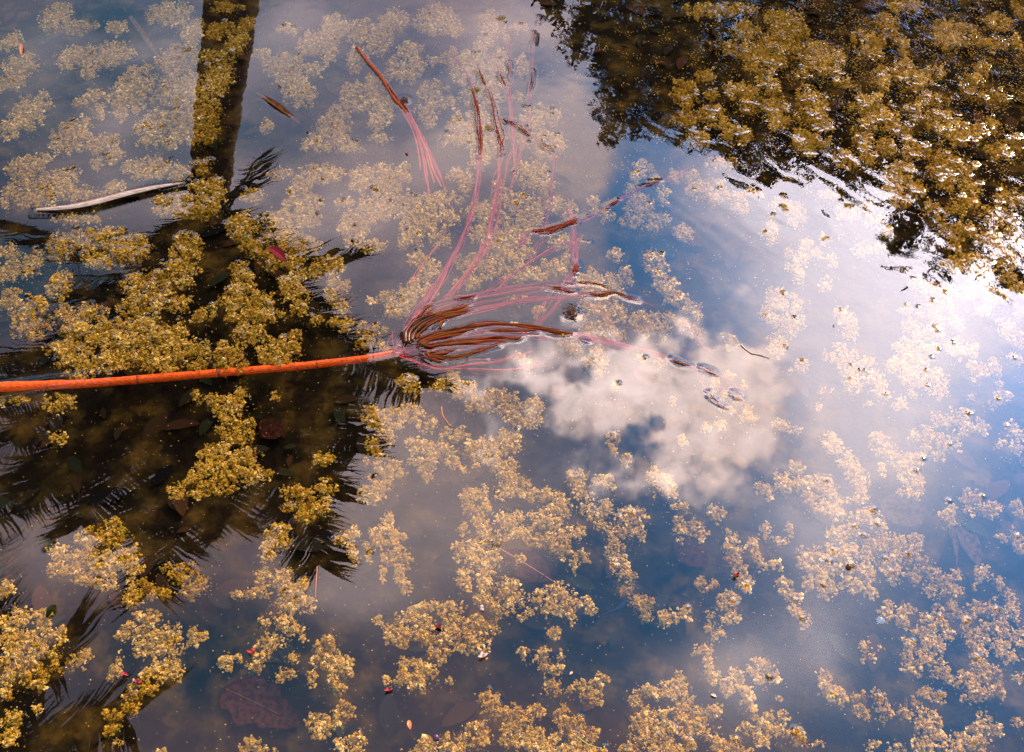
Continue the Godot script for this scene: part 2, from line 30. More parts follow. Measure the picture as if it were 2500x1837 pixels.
const STRANDS := [
	[2.6, [-164.5,1.4,-1239.5,-165.1,1.4,-1261.2,-153.8,1.4,-1283.3,-132.5,1.4,-1297.1,-106,1.4,-1309.9,-84,1.4,-1315.5,-57.26,-4,-1330.5], [1,1,1,1,1,1,0]],
	[2.6, [-159.8,1.4,-1240.5,-158.6,1.4,-1261.2,-143.9,1.4,-1281.6,-120.3,1.4,-1298.1,-88.68,1.4,-1307.5,-47.17,-4,-1322.4,2.462,-4,-1334.1], [1,1,1,1,1,0,0]],
	[2.4, [-155.2,1.4,-1243.8,-149.1,1.4,-1264.6,-127.2,1.4,-1288.4,-95.88,1.4,-1302.3,-64.38,-4,-1315.4,-22.4,-4,-1327,27.42,-4,-1338.7,77.56,-4,-1346.6], [1,1,1,1,0,0,0,0]],
	[2, [-149.4,1.4,-1247.8,-138.4,1.4,-1267.9,-115,1.4,-1289.1,-86,1.4,-1300.5,-47.09,-4,-1317.5,-2.515,-4,-1327.3,47.37,-4,-1337.3,102.6,-4,-1346.6,142.3,1.4,-1346,167.6,1.4,-1351.8,192.5,-4,-1343.7,228.4,-4,-1324.5], [1,1,1,1,0,0,0,0,1,1,0,0]],
	[1.6, [-144.9,1.4,-1300.5,-133.6,1.4,-1319,-107.3,-4,-1338.7,-72.31,1.4,-1341,-47.72,-4,-1354.5,-10.12,-4,-1367.5,27.77,-4,-1373.7,65.76,-4,-1377.4,95.82,1.4,-1374.3], [1,1,0,1,0,0,0,0,1]],
	[1.5, [-143.9,-4,-1302.4,-121.7,-4,-1324.5,-72.47,-4,-1341.2,-22.64,-4,-1356.7,27.72,-4,-1368.3,75.34,1.4,-1363.3,95.15,1.4,-1354.6,115.5,-4,-1357.4,152.8,-4,-1350.2,192.3,-4,-1341.2], [0,0,0,0,0,1,1,0,0,0]],
	[1.4, [-135.4,1.4,-1305.7,-106.9,-4,-1327,-72.41,-4,-1338.7,-27.6,-4,-1350.9,17.58,-4,-1360.3,57.94,-4,-1366.1,93.39,-4,-1371.2,118.5,1.4,-1374.3,136,1.4,-1371.7,160.8,1.4,-1363.3], [1,0,0,0,0,0,0,1,1,1]],
	[1.4, [-81.58,-4,-1311.2,-34.79,-4,-1324.5,14.93,-4,-1336.6,59.96,-4,-1343,102.7,-4,-1349.5,137.4,1.4,-1347.4,162.6,1.4,-1351.8,189.4,1.4,-1340.3,216.6,-4,-1331.6], [0,0,0,0,0,1,1,1,0]],
	[1.3, [-135.3,-4,-1297.2,-101.5,-4,-1314.7,-59.71,-4,-1328.8,-15.01,-4,-1340.1,35.1,-4,-1353.8,83.1,-4,-1364.6,128.6,-4,-1368.3], [0,0,0,0,0,0,0]],
	[1.8, [-114.2,1.4,-1271.3,-109.9,1.4,-1285,-95.92,-4,-1297.2,-59.26,-4,-1307.7,-22.33,-4,-1318.9], [1,1,0,0,0]],
	[1.2, [-120,-4,-1286.9,-81.47,-4,-1307.7,-42.2,-4,-1321.7,2.466,-4,-1338.7,47.59,-4,-1350.2], [0,0,0,0,0]],
	[1.2, [-107.7,-4,-1346.6,-72.72,-4,-1350.9,-27.7,-4,-1361,17.64,-4,-1371.2,63.19,-4,-1375.6,108.5,-4,-1371.2], [0,0,0,0,0,0]],
	[2.4, [-142.2,1.4,-1247.8,-118.6,1.4,-1259.5,-87.46,1.4,-1269.6,-56.05,1.4,-1277.5,-21.98,1.4,-1281.6,26.76,1.4,-1277.5,60.66,1.4,-1268.6,84.71,1.4,-1261.2,109.2,-4,-1261.4,147.3,-4,-1248.9,194.4,-4,-1232.3,222.4,-4,-1222.5,240.5,-4,-1210.7,250.7,1.4,-1199.3,261.9,1.4,-1192.9,274.2,-4,-1192,296.5,-4,-1179.6], [1,1,1,1,1,1,1,1,0,0,0,0,0,1,1,0,0]],
	[2.2, [-139.5,1.4,-1243.8,-113.5,1.4,-1254.5,-75.19,1.4,-1265.2,-34.2,-4,-1277.3,2.411,-4,-1276.6,36.53,-4,-1273.2,70.16,1.4,-1260.5,108.9,-4,-1255.6,158.8,-4,-1239.6,203.6,-4,-1226.4,229.1,-4,-1217.3], [1,1,1,0,0,0,1,0,0,0,0]],
	[2, [-144.1,1.4,-1239.5,-127.5,1.4,-1244.4,-94.21,1.4,-1254.5,-58.4,-4,-1267.8,-21.86,1.4,-1266.3,26.65,1.4,-1266.3,51.09,-4,-1269.8], [1,1,1,0,1,1,0]],
	[1.8, [-136.8,1.4,-1237.8,-104,-4,-1253,-70.4,-4,-1261.4,-34.06,-4,-1266.4,14.57,-4,-1267.8,51.12,-4,-1271.5], [1,0,0,0,0,0]],
	[2, [-140.3,1.4,-1234.5,-129.4,1.4,-1233.8,-93.77,1.4,-1241.8,-57.83,1.4,-1247.1,-21.74,1.4,-1251.1,7.2,1.4,-1248.4,24.21,-4,-1258], [1,1,1,1,1,1,0]],
	[1.8, [-119.8,1.4,-1232.8,-79.28,1.4,-1239.5,-33.72,1.4,-1245.1,7.227,-4,-1252.3,26.66,-4,-1261,51.12,-4,-1271.5], [1,1,1,0,0,0]],
	[1.6, [-129.4,-4,-1226.4,-93.77,-4,-1235.7,-45.81,-4,-1242.3,2.387,-4,-1248.9,31.54,-4,-1263.1], [0,0,0,0,0]],
	[1.8, [-126.1,1.4,-1214.8,-102.5,1.4,-1218.1,-74.39,-4,-1230.4,-45.72,-4,-1237,-9.688,-4,-1248.3,24.26,-4,-1264.4], [1,1,0,0,0,0]],
	[1.8, [-124.8,1.4,-1210.9,-97.41,1.4,-1209.9,-73.79,1.4,-1214.8,-50.12,1.4,-1221.3,-31.14,1.4,-1230.5,-0.02836,-4,-1243.6], [1,1,1,1,1,0]],
	[1.6, [-121.1,1.4,-1209,-92.58,1.4,-1207.7,-68.98,1.4,-1212.9,-45.58,-4,-1229.1,-24.1,-4,-1239.6], [1,1,1,0,0]],
	[1.5, [-129.9,1.4,-1218.1,-112.8,-4,-1230.4,-69.82,-4,-1239,-33.8,-4,-1245.6,-2.446,-4,-1251.3], [1,0,0,0,0]],
	[1.4, [-117.7,-4,-1233,-79.5,-4,-1241,-36.25,-4,-1247.9,2.389,-4,-1251.6], [0,0,0,0]],
	[1.3, [-113.2,-4,-1239.6,-74.97,-4,-1251.3,-31.55,-4,-1259.7,9.681,-4,-1262.4,34.02,-4,-1267.8], [0,0,0,0,0]],
	[1.3, [-123.1,-4,-1246.3,-84.69,-4,-1253,-43.73,-4,-1263.1,-2.463,-4,-1270.5,31.61,-4,-1269.8], [0,0,0,0,0]],
	[1.2, [-90.15,-4,-1271.5,-48.83,-4,-1276.6,-7.366,-4,-1282.8,34.14,-4,-1277.3,75.37,-4,-1267.8], [0,0,0,0,0]],
	[1.7, [-131.1,1.4,-1218.1,-124.6,1.4,-1208.3,-111.3,1.4,-1201.2,-99.63,-4,-1199.7], [1,1,1,0]],
	[2.6, [-183,-4,-1223.1,-171.7,-4,-1215,-149.7,-4,-1204.3,-130.2,-4,-1194,-115.6,-4,-1185.7], [0,0,0,0,0]],
	[1.8, [-179.1,-4,-1218.2,-139.8,-4,-1197.2,-101.7,-4,-1190.8,-68.69,-4,-1195.6,-21.4,-4,-1203,14.3,-4,-1219.2], [0,0,0,0,0,0]],
	[1.6, [-149.6,-4,-1203.6,-115.8,-4,-1189.2,-80.28,-4,-1187.6,-44.87,-4,-1186.9,-2.389,-4,-1188.2,26,-4,-1194,49.79,-4,-1201], [0,0,0,0,0,0,0]],
	[1.3, [-111,-4,-1187.6,-68.77,-4,-1198.8,-26.18,-4,-1206.2,11.91,-4,-1217.3,33.51,-4,-1226.4], [0,0,0,0,0]],
	[1.2, [14.56,-4,-1266.4,33.91,-4,-1259,75.01,-4,-1254.6,123,-4,-1244.6,160.9,-4,-1234.7,193.7,-4,-1223.1], [0,0,0,0,0,0]],
	[1.2, [38.7,-4,-1254.6,89.7,-4,-1259.7,146.8,-4,-1239.6,184.7,-4,-1231.4], [0,0,0,0]],
	[1.1, [-68.56,-4,-1190.8,-25.99,-4,-1187.6,14.14,-4,-1189.2,54.46,-4,-1197.2], [0,0,0,0]],
	[1.3, [-187.2,-4,-1266.4,-187,-4,-1246.3,-181.8,-4,-1223.1], [0,0,0]],
	[2.2, [-167,-4,-1273.2,-155.3,-4,-1303.5,-137.2,-4,-1335.9,-119,-4,-1379.2,-103.2,-4,-1431.6,-89.01,-4,-1474.1,-72.61,-4,-1553.4,-63.16,-4,-1616.8,-60.32,-4,-1682.9,-57.6,1.4,-1740,-59.15,1.4,-1777.8,-62.28,1.4,-1836.2,-73.3,1.4,-1896.8,-87.22,-4,-1967.8,-102.3,-4,-2011.2,-123.2,-4,-2078.5], [0,0,0,0,0,0,0,0,0,1,1,1,1,0,0,0]],
	[1.6, [-164.7,-4,-1276.6,-149.6,-4,-1312.9,-128.5,-4,-1364.6,-107.8,-4,-1416.4,-86.51,-4,-1478,-70.11,-4,-1561.7,-59.95,-4,-1621.1,-57.52,-4,-1682.9,-55.07,1.4,-1758.8,-57.88,-4,-1814.3,-63.64,1.4,-1861.2,-72.32,-4,-1915.1,-82.63,-4,-1967.8], [0,0,0,0,0,0,0,0,1,0,1,0,0]],
	[1.3, [-154.3,-4,-1286.9,-146.4,-4,-1321.7,-126.5,-4,-1375.6,-110.5,-4,-1420.2,-91.51,-4,-1470.2,-77.24,-4,-1524.7,-64.08,-4,-1595.4], [0,0,0,0,0,0,0]],
	[1.3, [-164.2,-4,-1371.9,-155.7,-4,-1401.4,-142.1,-4,-1435.4,-130.4,-4,-1462.4,-120.4,-4,-1472.9], [0,0,0,0,0]],
	[1.9, [-107.7,-4,-1346.6,-83.59,-4,-1379.2,-59.43,-4,-1435.4,-47.07,-4,-1470.2,-34.64,-4,-1524.7,-27.52,-4,-1621.1,-23.97,-4,-1696.5,-19.41,1.4,-1740,-23.07,1.4,-1773,-30.58,1.4,-1806.7,-39.26,1.4,-1876.4,-45.28,-4,-1920.3,-54.62,1.4,-1943.7,-65.13,1.4,-1986.6], [0,0,0,0,0,0,0,1,1,1,1,0,1,1]],
	[1.4, [-103,-4,-1355.6,-76.59,-4,-1401.4,-54.55,-4,-1450.8,-40.91,-4,-1496.6,-31.2,-4,-1578.4,-25.57,-4,-1651.7,-23.29,-4,-1719.3,-26.48,1.4,-1768.3,-35.41,-4,-1843.9,-43.46,1.4,-1902,-51.72,-4,-1946.5], [0,0,0,0,0,0,0,1,0,1,0]],
	[1.3, [-90.6,-4,-1361,-64.08,-4,-1412.7,-39.13,-4,-1462.4,-30.44,-4,-1504.6,-23.04,-4,-1574.2,-16.57,-4,-1629.8], [0,0,0,0,0,0]],
	[1.3, [-27.7,-4,-1361,2.522,-4,-1401.4,38.76,-4,-1439.2,67.83,-4,-1466.3,49.28,-4,-1449.5,81.12,-4,-1474.8,107.6,-4,-1482.7,124.3,1.4,-1480.5], [0,0,0,0,0,0,0,1]],
	[1.2, [-47.71,-4,-1353.8,-10.2,-4,-1390.3,25.73,-4,-1427.8,36.45,-4,-1461.2,55.35,-4,-1496.6,82.39,-4,-1520.7], [0,0,0,0,0,0]],
	[1.3, [4.185,-4,-1691.9,2.82,-4,-1737.9,1.416,-4,-1790,-5.374,-4,-1863.9,-7.565,-4,-1915.1,-18.26,1.4,-1949,-32.54,-4,-2008.5,-46.96,-4,-2044.5], [0,0,0,0,0,1,0,0]],
	[1.2, [5.64,-4,-1719.3,-0.03397,-4,-1775.6,-1.504,-4,-1833.9,-4.582,-4,-1936,-6.802,1.4,-1992,-9.42,-4,-2044.5,-11.18,-4,-2107.3], [0,0,0,0,1,0,0]],
	[1.1, [4.246,-4,-1737.9,-5.674,-4,-1701,-11.2,-4,-1669.4,-13.81,-4,-1629.8], [0,0,0,0]],
	[1.1, [-5.514,-4,-1612.5,8.379,-4,-1682.9,20.03,-4,-1751.9,29.27,-4,-1824.1,33.74,-4,-1889.3,38.72,1.4,-1938.5,42.01,1.4,-1959.7,42.26,-4,-2050.1,47.6,1.4,-2104.3,51.41,-4,-2142.4,59.02,1.4,-2181.4], [0,0,0,0,0,1,1,0,1,0,1]],
	[1.3, [-26.53,-4,-1838.9,-11.72,1.4,-1819,2.874,1.4,-1805.8,28.78,1.4,-1775.4,45.99,-4,-1763.7,59.9,1.4,-1744.7,73.9,1.4,-1733], [0,1,1,1,0,1,1]],
	[1.1, [54.18,-4,-1504.6,64.93,-4,-1574.2,71.84,-4,-1638.5,77.41,-4,-1696.5,79.98,-4,-1742.5], [0,0,0,0,0]],
	[1.5, [13.01,-4,-1465.1,25.04,-4,-1498.6,42.16,1.4,-1502.3,66.07,1.4,-1510.3,98.2,1.4,-1522.5,131.1,-4,-1539,159,-4,-1560.9,178.2,1.4,-1574,193.4,-4,-1594.5,222.2,-4,-1615.9,250.4,1.4,-1630.9,271.6,-4,-1647.3,291.9,-4,-1656.1,324.8,-4,-1678.4], [0,0,1,1,1,0,0,1,0,0,1,0,0,0]],
	[1.5, [10.46,-4,-1480.7,26.39,-4,-1502.6,50.35,-4,-1512.6,82.03,1.4,-1513.6,106.5,1.4,-1530.6,120.1,-4,-1532.9], [0,0,0,1,1,0]],
	[1.2, [44.8,-4,-1496.6,65.94,1.4,-1504.3,90.05,1.4,-1516.4,109.4,-4,-1532], [0,1,1,0]],
	[1.6, [102.1,-4,-1553.4,103.1,-4,-1504.6,103.2,-4,-1470.2,103.9,-4,-1439.2,104.6,1.4,-1406.1,97.01,-4,-1403.3,86.12,-4,-1381.1,81.31,-4,-1346.6,61.75,-4,-1311.2,39.09,-4,-1281.8], [0,0,0,0,1,0,0,0,0,0]],
	[1.5, [94.7,-4,-1574.2,106,-4,-1512.6,107.1,-4,-1470.2,107.3,-4,-1439.2,106,1.4,-1405,101.9,-4,-1397.7,89.63,-4,-1371.9,77.36,-4,-1339.4,56.66,-4,-1304.2,34.18,-4,-1280], [0,0,0,0,1,0,0,0,0,0]],
	[1.4, [107.8,-4,-1488.6,110,-4,-1462.4,108.9,-4,-1435.4,105.4,-4,-1408.9,91.24,-4,-1382.9,85.4,-4,-1357.4,72,-4,-1325.2,49.08,-4,-1293.8], [0,0,0,0,0,0,0,0]],
	[1.3, [103.6,-4,-1480.7,101.5,-4,-1458.5,101.8,-4,-1431.6,103,-4,-1412.7,94.02,-4,-1390.3], [0,0,0,0,0]],
	[1.1, [39.26,-4,-1293.8,47.1,-4,-1321.7,62.62,-4,-1350.2,78.36,-4,-1375.6], [0,0,0,0]],
	[1, [117,-4,-1332.3,140.8,-4,-1311.2,156.5,-4,-1283.5,167.1,-4,-1256.3], [0,0,0,0]],
	[0.9, [280.4,-4,-1187.6,299.7,1.4,-1176.3,309.7,-4,-1175.5,318.5,-4,-1171.1,335.3,-4,-1156,349.2,-4,-1137.5], [0,1,0,0,0,0]],
	[0.8, [282.7,-4,-1165.4,291.1,-4,-1146.1,300.5,1.4,-1123.6,318,-4,-1110.1,332.6,-4,-1099.7], [0,0,1,0,0]],
	[0.8, [306.5,-4,-1168.6,324.1,-4,-1140.6,331,1.4,-1128.2,340.6,-4,-1125.3,350.1,-4,-1110.1], [0,0,1,0,0]],
	[1, [269.3,-4,-1290.3,283.9,-4,-1266.4,298,-4,-1239.6,310.1,-4,-1219.9], [0,0,0,0]],
	[1.6, [-183,-4,-1223.1,-172.8,-4,-1231.4,-165.2,-4,-1244.6], [0,0,0]],
	[1.4, [-182.4,-4,-1223.8,-170.3,-4,-1229.1,-155.3,-4,-1239.6,-142.5,-4,-1247.9], [0,0,0,0]],
	[1.3, [-181.8,-4,-1222.5,-165.1,-4,-1223.1,-146.3,-4,-1229.7,-129.3,-4,-1225.8], [0,0,0,0]],
	[1.2, [-182.7,-4,-1221.8,-167.1,-4,-1216.6,-145.5,-4,-1215,-121.6,-4,-1214.6], [0,0,0,0]],
	[1.1, [-183.4,-4,-1224.5,-178.2,-4,-1239.6,-172,-4,-1256.3,-163.2,-4,-1271.5], [0,0,0,0]]]
const FAR_STRANDS := [
	[3.4, [-315.7,1.4,-2065.3,-289.7,1.4,-2016.6,-260.9,1.4,-1965,-239.2,1.4,-1917.5,-220,1.4,-1876.4,-199.5,-4,-1851.3,-184.1,-4,-1814.3,-168.7,-4,-1770.9,-154.6,-4,-1719.3,-142.7,-4,-1676.2,-126.7,-4,-1627.6], [1,1,1,1,1,0,0,0,0,0,0]],
	[3, [-312.1,1.4,-2059.7,-285.7,-4,-2019.5,-255.9,1.4,-1959.7,-235.3,-4,-1920.3,-213.4,1.4,-1866.2,-194,-4,-1833.9,-176.9,-4,-1790,-162.9,-4,-1742.5,-152.1,-4,-1696.5,-138.2,-4,-1638.5], [1,0,1,0,1,0,0,0,0,0]],
	[2.6, [-309.6,-4,-2061.4,-277.5,1.4,-2000.2,-251.6,-4,-1957.1,-228.2,-4,-1904.7,-207.3,-4,-1858.9,-188.5,-4,-1814.3,-172.7,-4,-1766.1,-161.5,-4,-1714.7,-153.2,-4,-1660.5,-147.6,-4,-1603.9], [0,1,0,0,0,0,0,0,0,0]],
	[2.4, [-292.7,-4,-2027.8,-264,-4,-1978.6,-238.1,1.4,-1922.7,-219,1.4,-1884,-204.2,1.4,-1861.2,-189.3,-4,-1829,-173.8,-4,-1785.2,-156.7,-4,-1733.2,-140.4,-4,-1687.4,-122.9,-4,-1634.1], [0,0,1,1,1,0,0,0,0,0]],
	[2.2, [-203.5,-4,-1843.9,-183.3,-4,-1799.7,-168.9,-4,-1747.2,-162.2,-4,-1701,-155.5,-4,-1651.7,-145.3,-4,-1612.5], [0,0,0,0,0,0]],
	[2, [-197.6,-4,-1843.9,-174,-4,-1790,-154.1,-4,-1737.9,-137.8,-4,-1691.9,-125,-4,-1651.7], [0,0,0,0,0]],
	[1.8, [-210,-4,-1853.8,-189.4,-4,-1804.5,-176.5,-4,-1756.6,-168.3,-4,-1710.2,-165,-4,-1673.9], [0,0,0,0,0]],
	[1.8, [-190.8,-4,-1829,-167.5,-4,-1775.6,-150.4,-4,-1719.3,-134.2,-4,-1673.9,-118.1,-4,-1616.8], [0,0,0,0,0]]]
const STALK := [-947.2,50.0,-1085.1,-852.1,22.0,-1120.1,-800.4,11.0,-1135.1,-763.9,6.0,-1143.1,-727.0,0.0,-1150.2,-683.5,-7.0,-1159.2,-638.0,-11.0,-1165.5,-490.3,-14.0,-1184.9,-332.4,-14.0,-1202.9,-228.2,-12.0,-1217.2,-180.9,-10.0,-1227.9]
const PALMS := [
	[[-1.013,0.120,-6.250],[-1.889,3.297,-5.685],0.200,0.120,[[-0.44,2.88,-3.69,0.27],[-0.73,2.97,-3.38,0.27],[-0.84,3.01,-2.78,0.26],[-1.53,2.96,-2.62,0.28],[-1.83,2.78,-2.83,0.28],[-2.14,2.48,-2.60,0.28],[-2.33,2.40,-3.07,0.28],[-2.18,1.96,-3.84,0.24],[-0.83,2.57,-4.28,0.24],[-1.43,2.68,-5.22,0.20],[-3.33,4.65,-6.39,0.26],[-1.59,5.11,-6.47,0.28],[-2.20,2.28,-3.31,0.28],[-1.40,2.95,-2.95,0.26],[-1.22,3.06,-3.39,0.28],[-1.84,2.82,-3.33,0.28],[-0.90,5.33,-6.14,0.26],[-3.44,4.99,-5.65,0.26],[-1.79,5.19,-5.74,0.28],[-2.63,5.15,-5.75,0.28],[-2.18,4.95,-5.93,0.28],[-2.03,2.73,-3.88,0.26],[-1.65,4.54,-6.48,0.22],[-2.72,4.44,-6.17,0.24],[-0.89,2.90,-3.65,0.28],[-1.78,3.04,-4.52,0.24],[-2.00,2.52,-2.89,0.28],[-1.41,2.98,-4.75,0.22],[-1.36,2.92,-3.58,0.28],[-1.82,2.77,-3.86,0.28],[-3.29,5.24,-5.55,0.28],[-1.45,2.81,-3.27,0.28],[-0.97,2.90,-2.96,0.26],[-3.73,5.18,-5.07,0.28],[-2.00,4.53,-6.08,0.24],[-2.91,4.30,-6.41,0.22],[-2.81,6.02,-5.29,0.28],[-1.09,5.66,-5.91,0.27],[-1.39,2.90,-3.16,0.28],[-3.37,4.63,-5.90,0.28],[-2.03,2.58,-4.04,0.28],[-2.54,4.63,-5.90,0.28],[-1.34,3.06,-4.20,0.28],[-1.15,2.95,-3.97,0.28],[-1.02,3.01,-3.57,0.28],[-0.86,3.06,-3.20,0.28],[-1.61,2.76,-2.75,0.28],[-1.96,2.71,-2.95,0.28],[-2.20,2.64,-3.19,0.28],[-2.37,2.53,-3.36,0.28],[-1.27,2.99,-2.97,0.28],[-1.83,5.69,-5.48,0.28],[-3.19,5.51,-5.25,0.28],[-2.57,5.39,-5.68,0.28],[-0.97,2.93,-3.95,0.28],[-1.50,2.95,-3.75,0.28]]],
	[[-2.966,0.120,-2.046],[-2.716,3.243,-2.046],0.160,0.120,[[-1.12,1.83,-1.51,0.30],[-2.99,4.30,-3.72,0.30],[-1.36,1.81,-1.70,0.30],[-3.62,3.96,-3.80,0.30],[-4.39,4.01,-3.25,0.30],[-4.49,4.47,-2.45,0.30],[-1.70,1.89,-0.99,0.30],[-1.30,1.92,-1.24,0.30],[-1.96,1.82,-0.86,0.30],[-1.68,1.92,-1.80,0.30],[-2.76,4.88,-2.78,0.30]]]]
const CROWN := [[0.67,3.61,-8.23,0.36],[1.06,4.22,-8.46,0.42],[1.03,5.37,-9.49,0.27],[1.32,4.37,-9.05,0.64],[1.42,4.30,-8.15,0.39],[1.95,4.35,-8.66,0.69],[2.17,5.22,-8.70,0.35],[2.18,4.33,-8.10,0.55],[2.74,4.44,-9.02,0.77],[2.55,4.46,-7.90,0.38],[3.10,4.95,-8.24,0.40],[3.22,4.43,-8.44,0.73],[3.73,5.21,-8.05,0.45],[3.87,4.80,-8.30,0.72],[4.39,5.82,-8.34,0.41],[4.34,4.44,-8.81,0.89],[4.14,4.70,-7.55,0.50],[4.19,6.15,-8.27,0.24],[4.70,6.16,-8.08,0.24],[1.75,4.81,-8.45,0.22],[2.34,4.70,-7.76,0.17],[1.00,5.90,-9.80,0.10],[4.33,3.57,-7.47,0.62],[1.34,3.17,-8.56,0.70],[2.59,3.38,-9.35,0.91],[3.37,2.85,-8.51,0.94],[4.20,2.83,-7.90,0.85],[0.69,3.61,-9.47,0.51],[0.30,3.44,-8.15,0.09],[0.59,4.54,-9.35,0.17],[1.22,4.94,-8.69,0.12],[2.22,4.93,-7.96,0.11],[3.77,6.12,-8.49,0.21],[5.50,3.36,-8.08,0.86]]
const SUN := Vector3(0.4838, 0.5706, -0.6636)
const CLOUDS := [[0.184,-0.849,0.083,0.071,1.30,1],[0.248,-0.912,0.059,0.065,1.00,1],[0.198,-0.765,0.044,0.034,1.00,1],[0.061,-0.876,0.063,0.063,0.80,1],[0.233,-0.829,0.056,0.046,1.10,1],[0.149,-0.934,0.048,0.037,0.60,1],[0.294,-0.863,0.036,0.055,0.40,1],[0.528,-1.127,0.153,0.177,1.30,2],[0.418,-0.964,0.082,0.145,1.00,2],[0.370,-0.796,0.060,0.103,0.85,2],[0.299,-0.705,0.081,0.046,0.50,2],[0.628,-1.191,0.133,0.150,1.20,2],[0.355,-1.228,0.074,0.068,0.70,2],[0.299,-0.596,0.016,0.077,0.45,2],[0.223,-0.532,0.035,0.038,0.40,2],[0.563,-1.329,0.193,0.158,0.80,2],[0.330,-0.665,0.051,0.100,0.55,2],[0.280,-0.561,0.053,0.064,0.40,2],[0.202,-0.504,0.064,0.041,0.35,2],[0.416,-0.849,0.067,0.122,0.45,2],[0.325,-1.034,0.068,0.122,0.40,2],[-0.250,-1.127,0.100,0.106,0.45,0],[-0.111,-1.067,0.103,0.109,0.90,0],[-0.081,-0.759,0.138,0.093,0.90,0],[-0.175,-0.616,0.073,0.037,0.75,0],[-0.366,-1.649,0.189,0.134,0.40,0],[0.094,-1.329,0.039,0.201,0.90,0],[0.018,-1.509,0.104,0.207,0.70,0],[-0.536,-1.450,0.135,0.162,0.45,0],[-0.688,-1.571,0.106,0.127,0.30,0],[-0.479,-1.238,0.124,0.078,0.30,0],[-0.016,-0.671,0.061,0.050,0.60,0],[-0.419,-0.671,0.103,0.045,0.40,0],[-0.349,-1.238,0.093,0.078,0.40,0],[-0.112,-1.329,0.129,0.158,0.60,0],[0.175,-0.527,0.060,0.038,0.50,0],[0.064,-0.979,0.110,0.069,0.50,0],[0.417,-0.546,0.122,0.107,1.20,3],[0.137,-0.643,0.092,0.071,1.20,3],[0.167,-1.191,0.073,0.103,0.90,3],[-0.303,-0.546,0.087,0.048,0.80,3],[0.556,-0.816,0.081,0.105,0.70,3],[-0.711,-1.473,0.136,0.298,0.15,3],[0.076,-0.536,0.078,0.053,0.90,3],[0.119,-0.887,0.026,0.032,1.20,3],[0.215,-0.743,0.024,0.024,1.20,3],[0.150,-0.816,0.020,0.020,0.80,3],[-0.545,-1.258,0.094,0.099,0.10,3]]
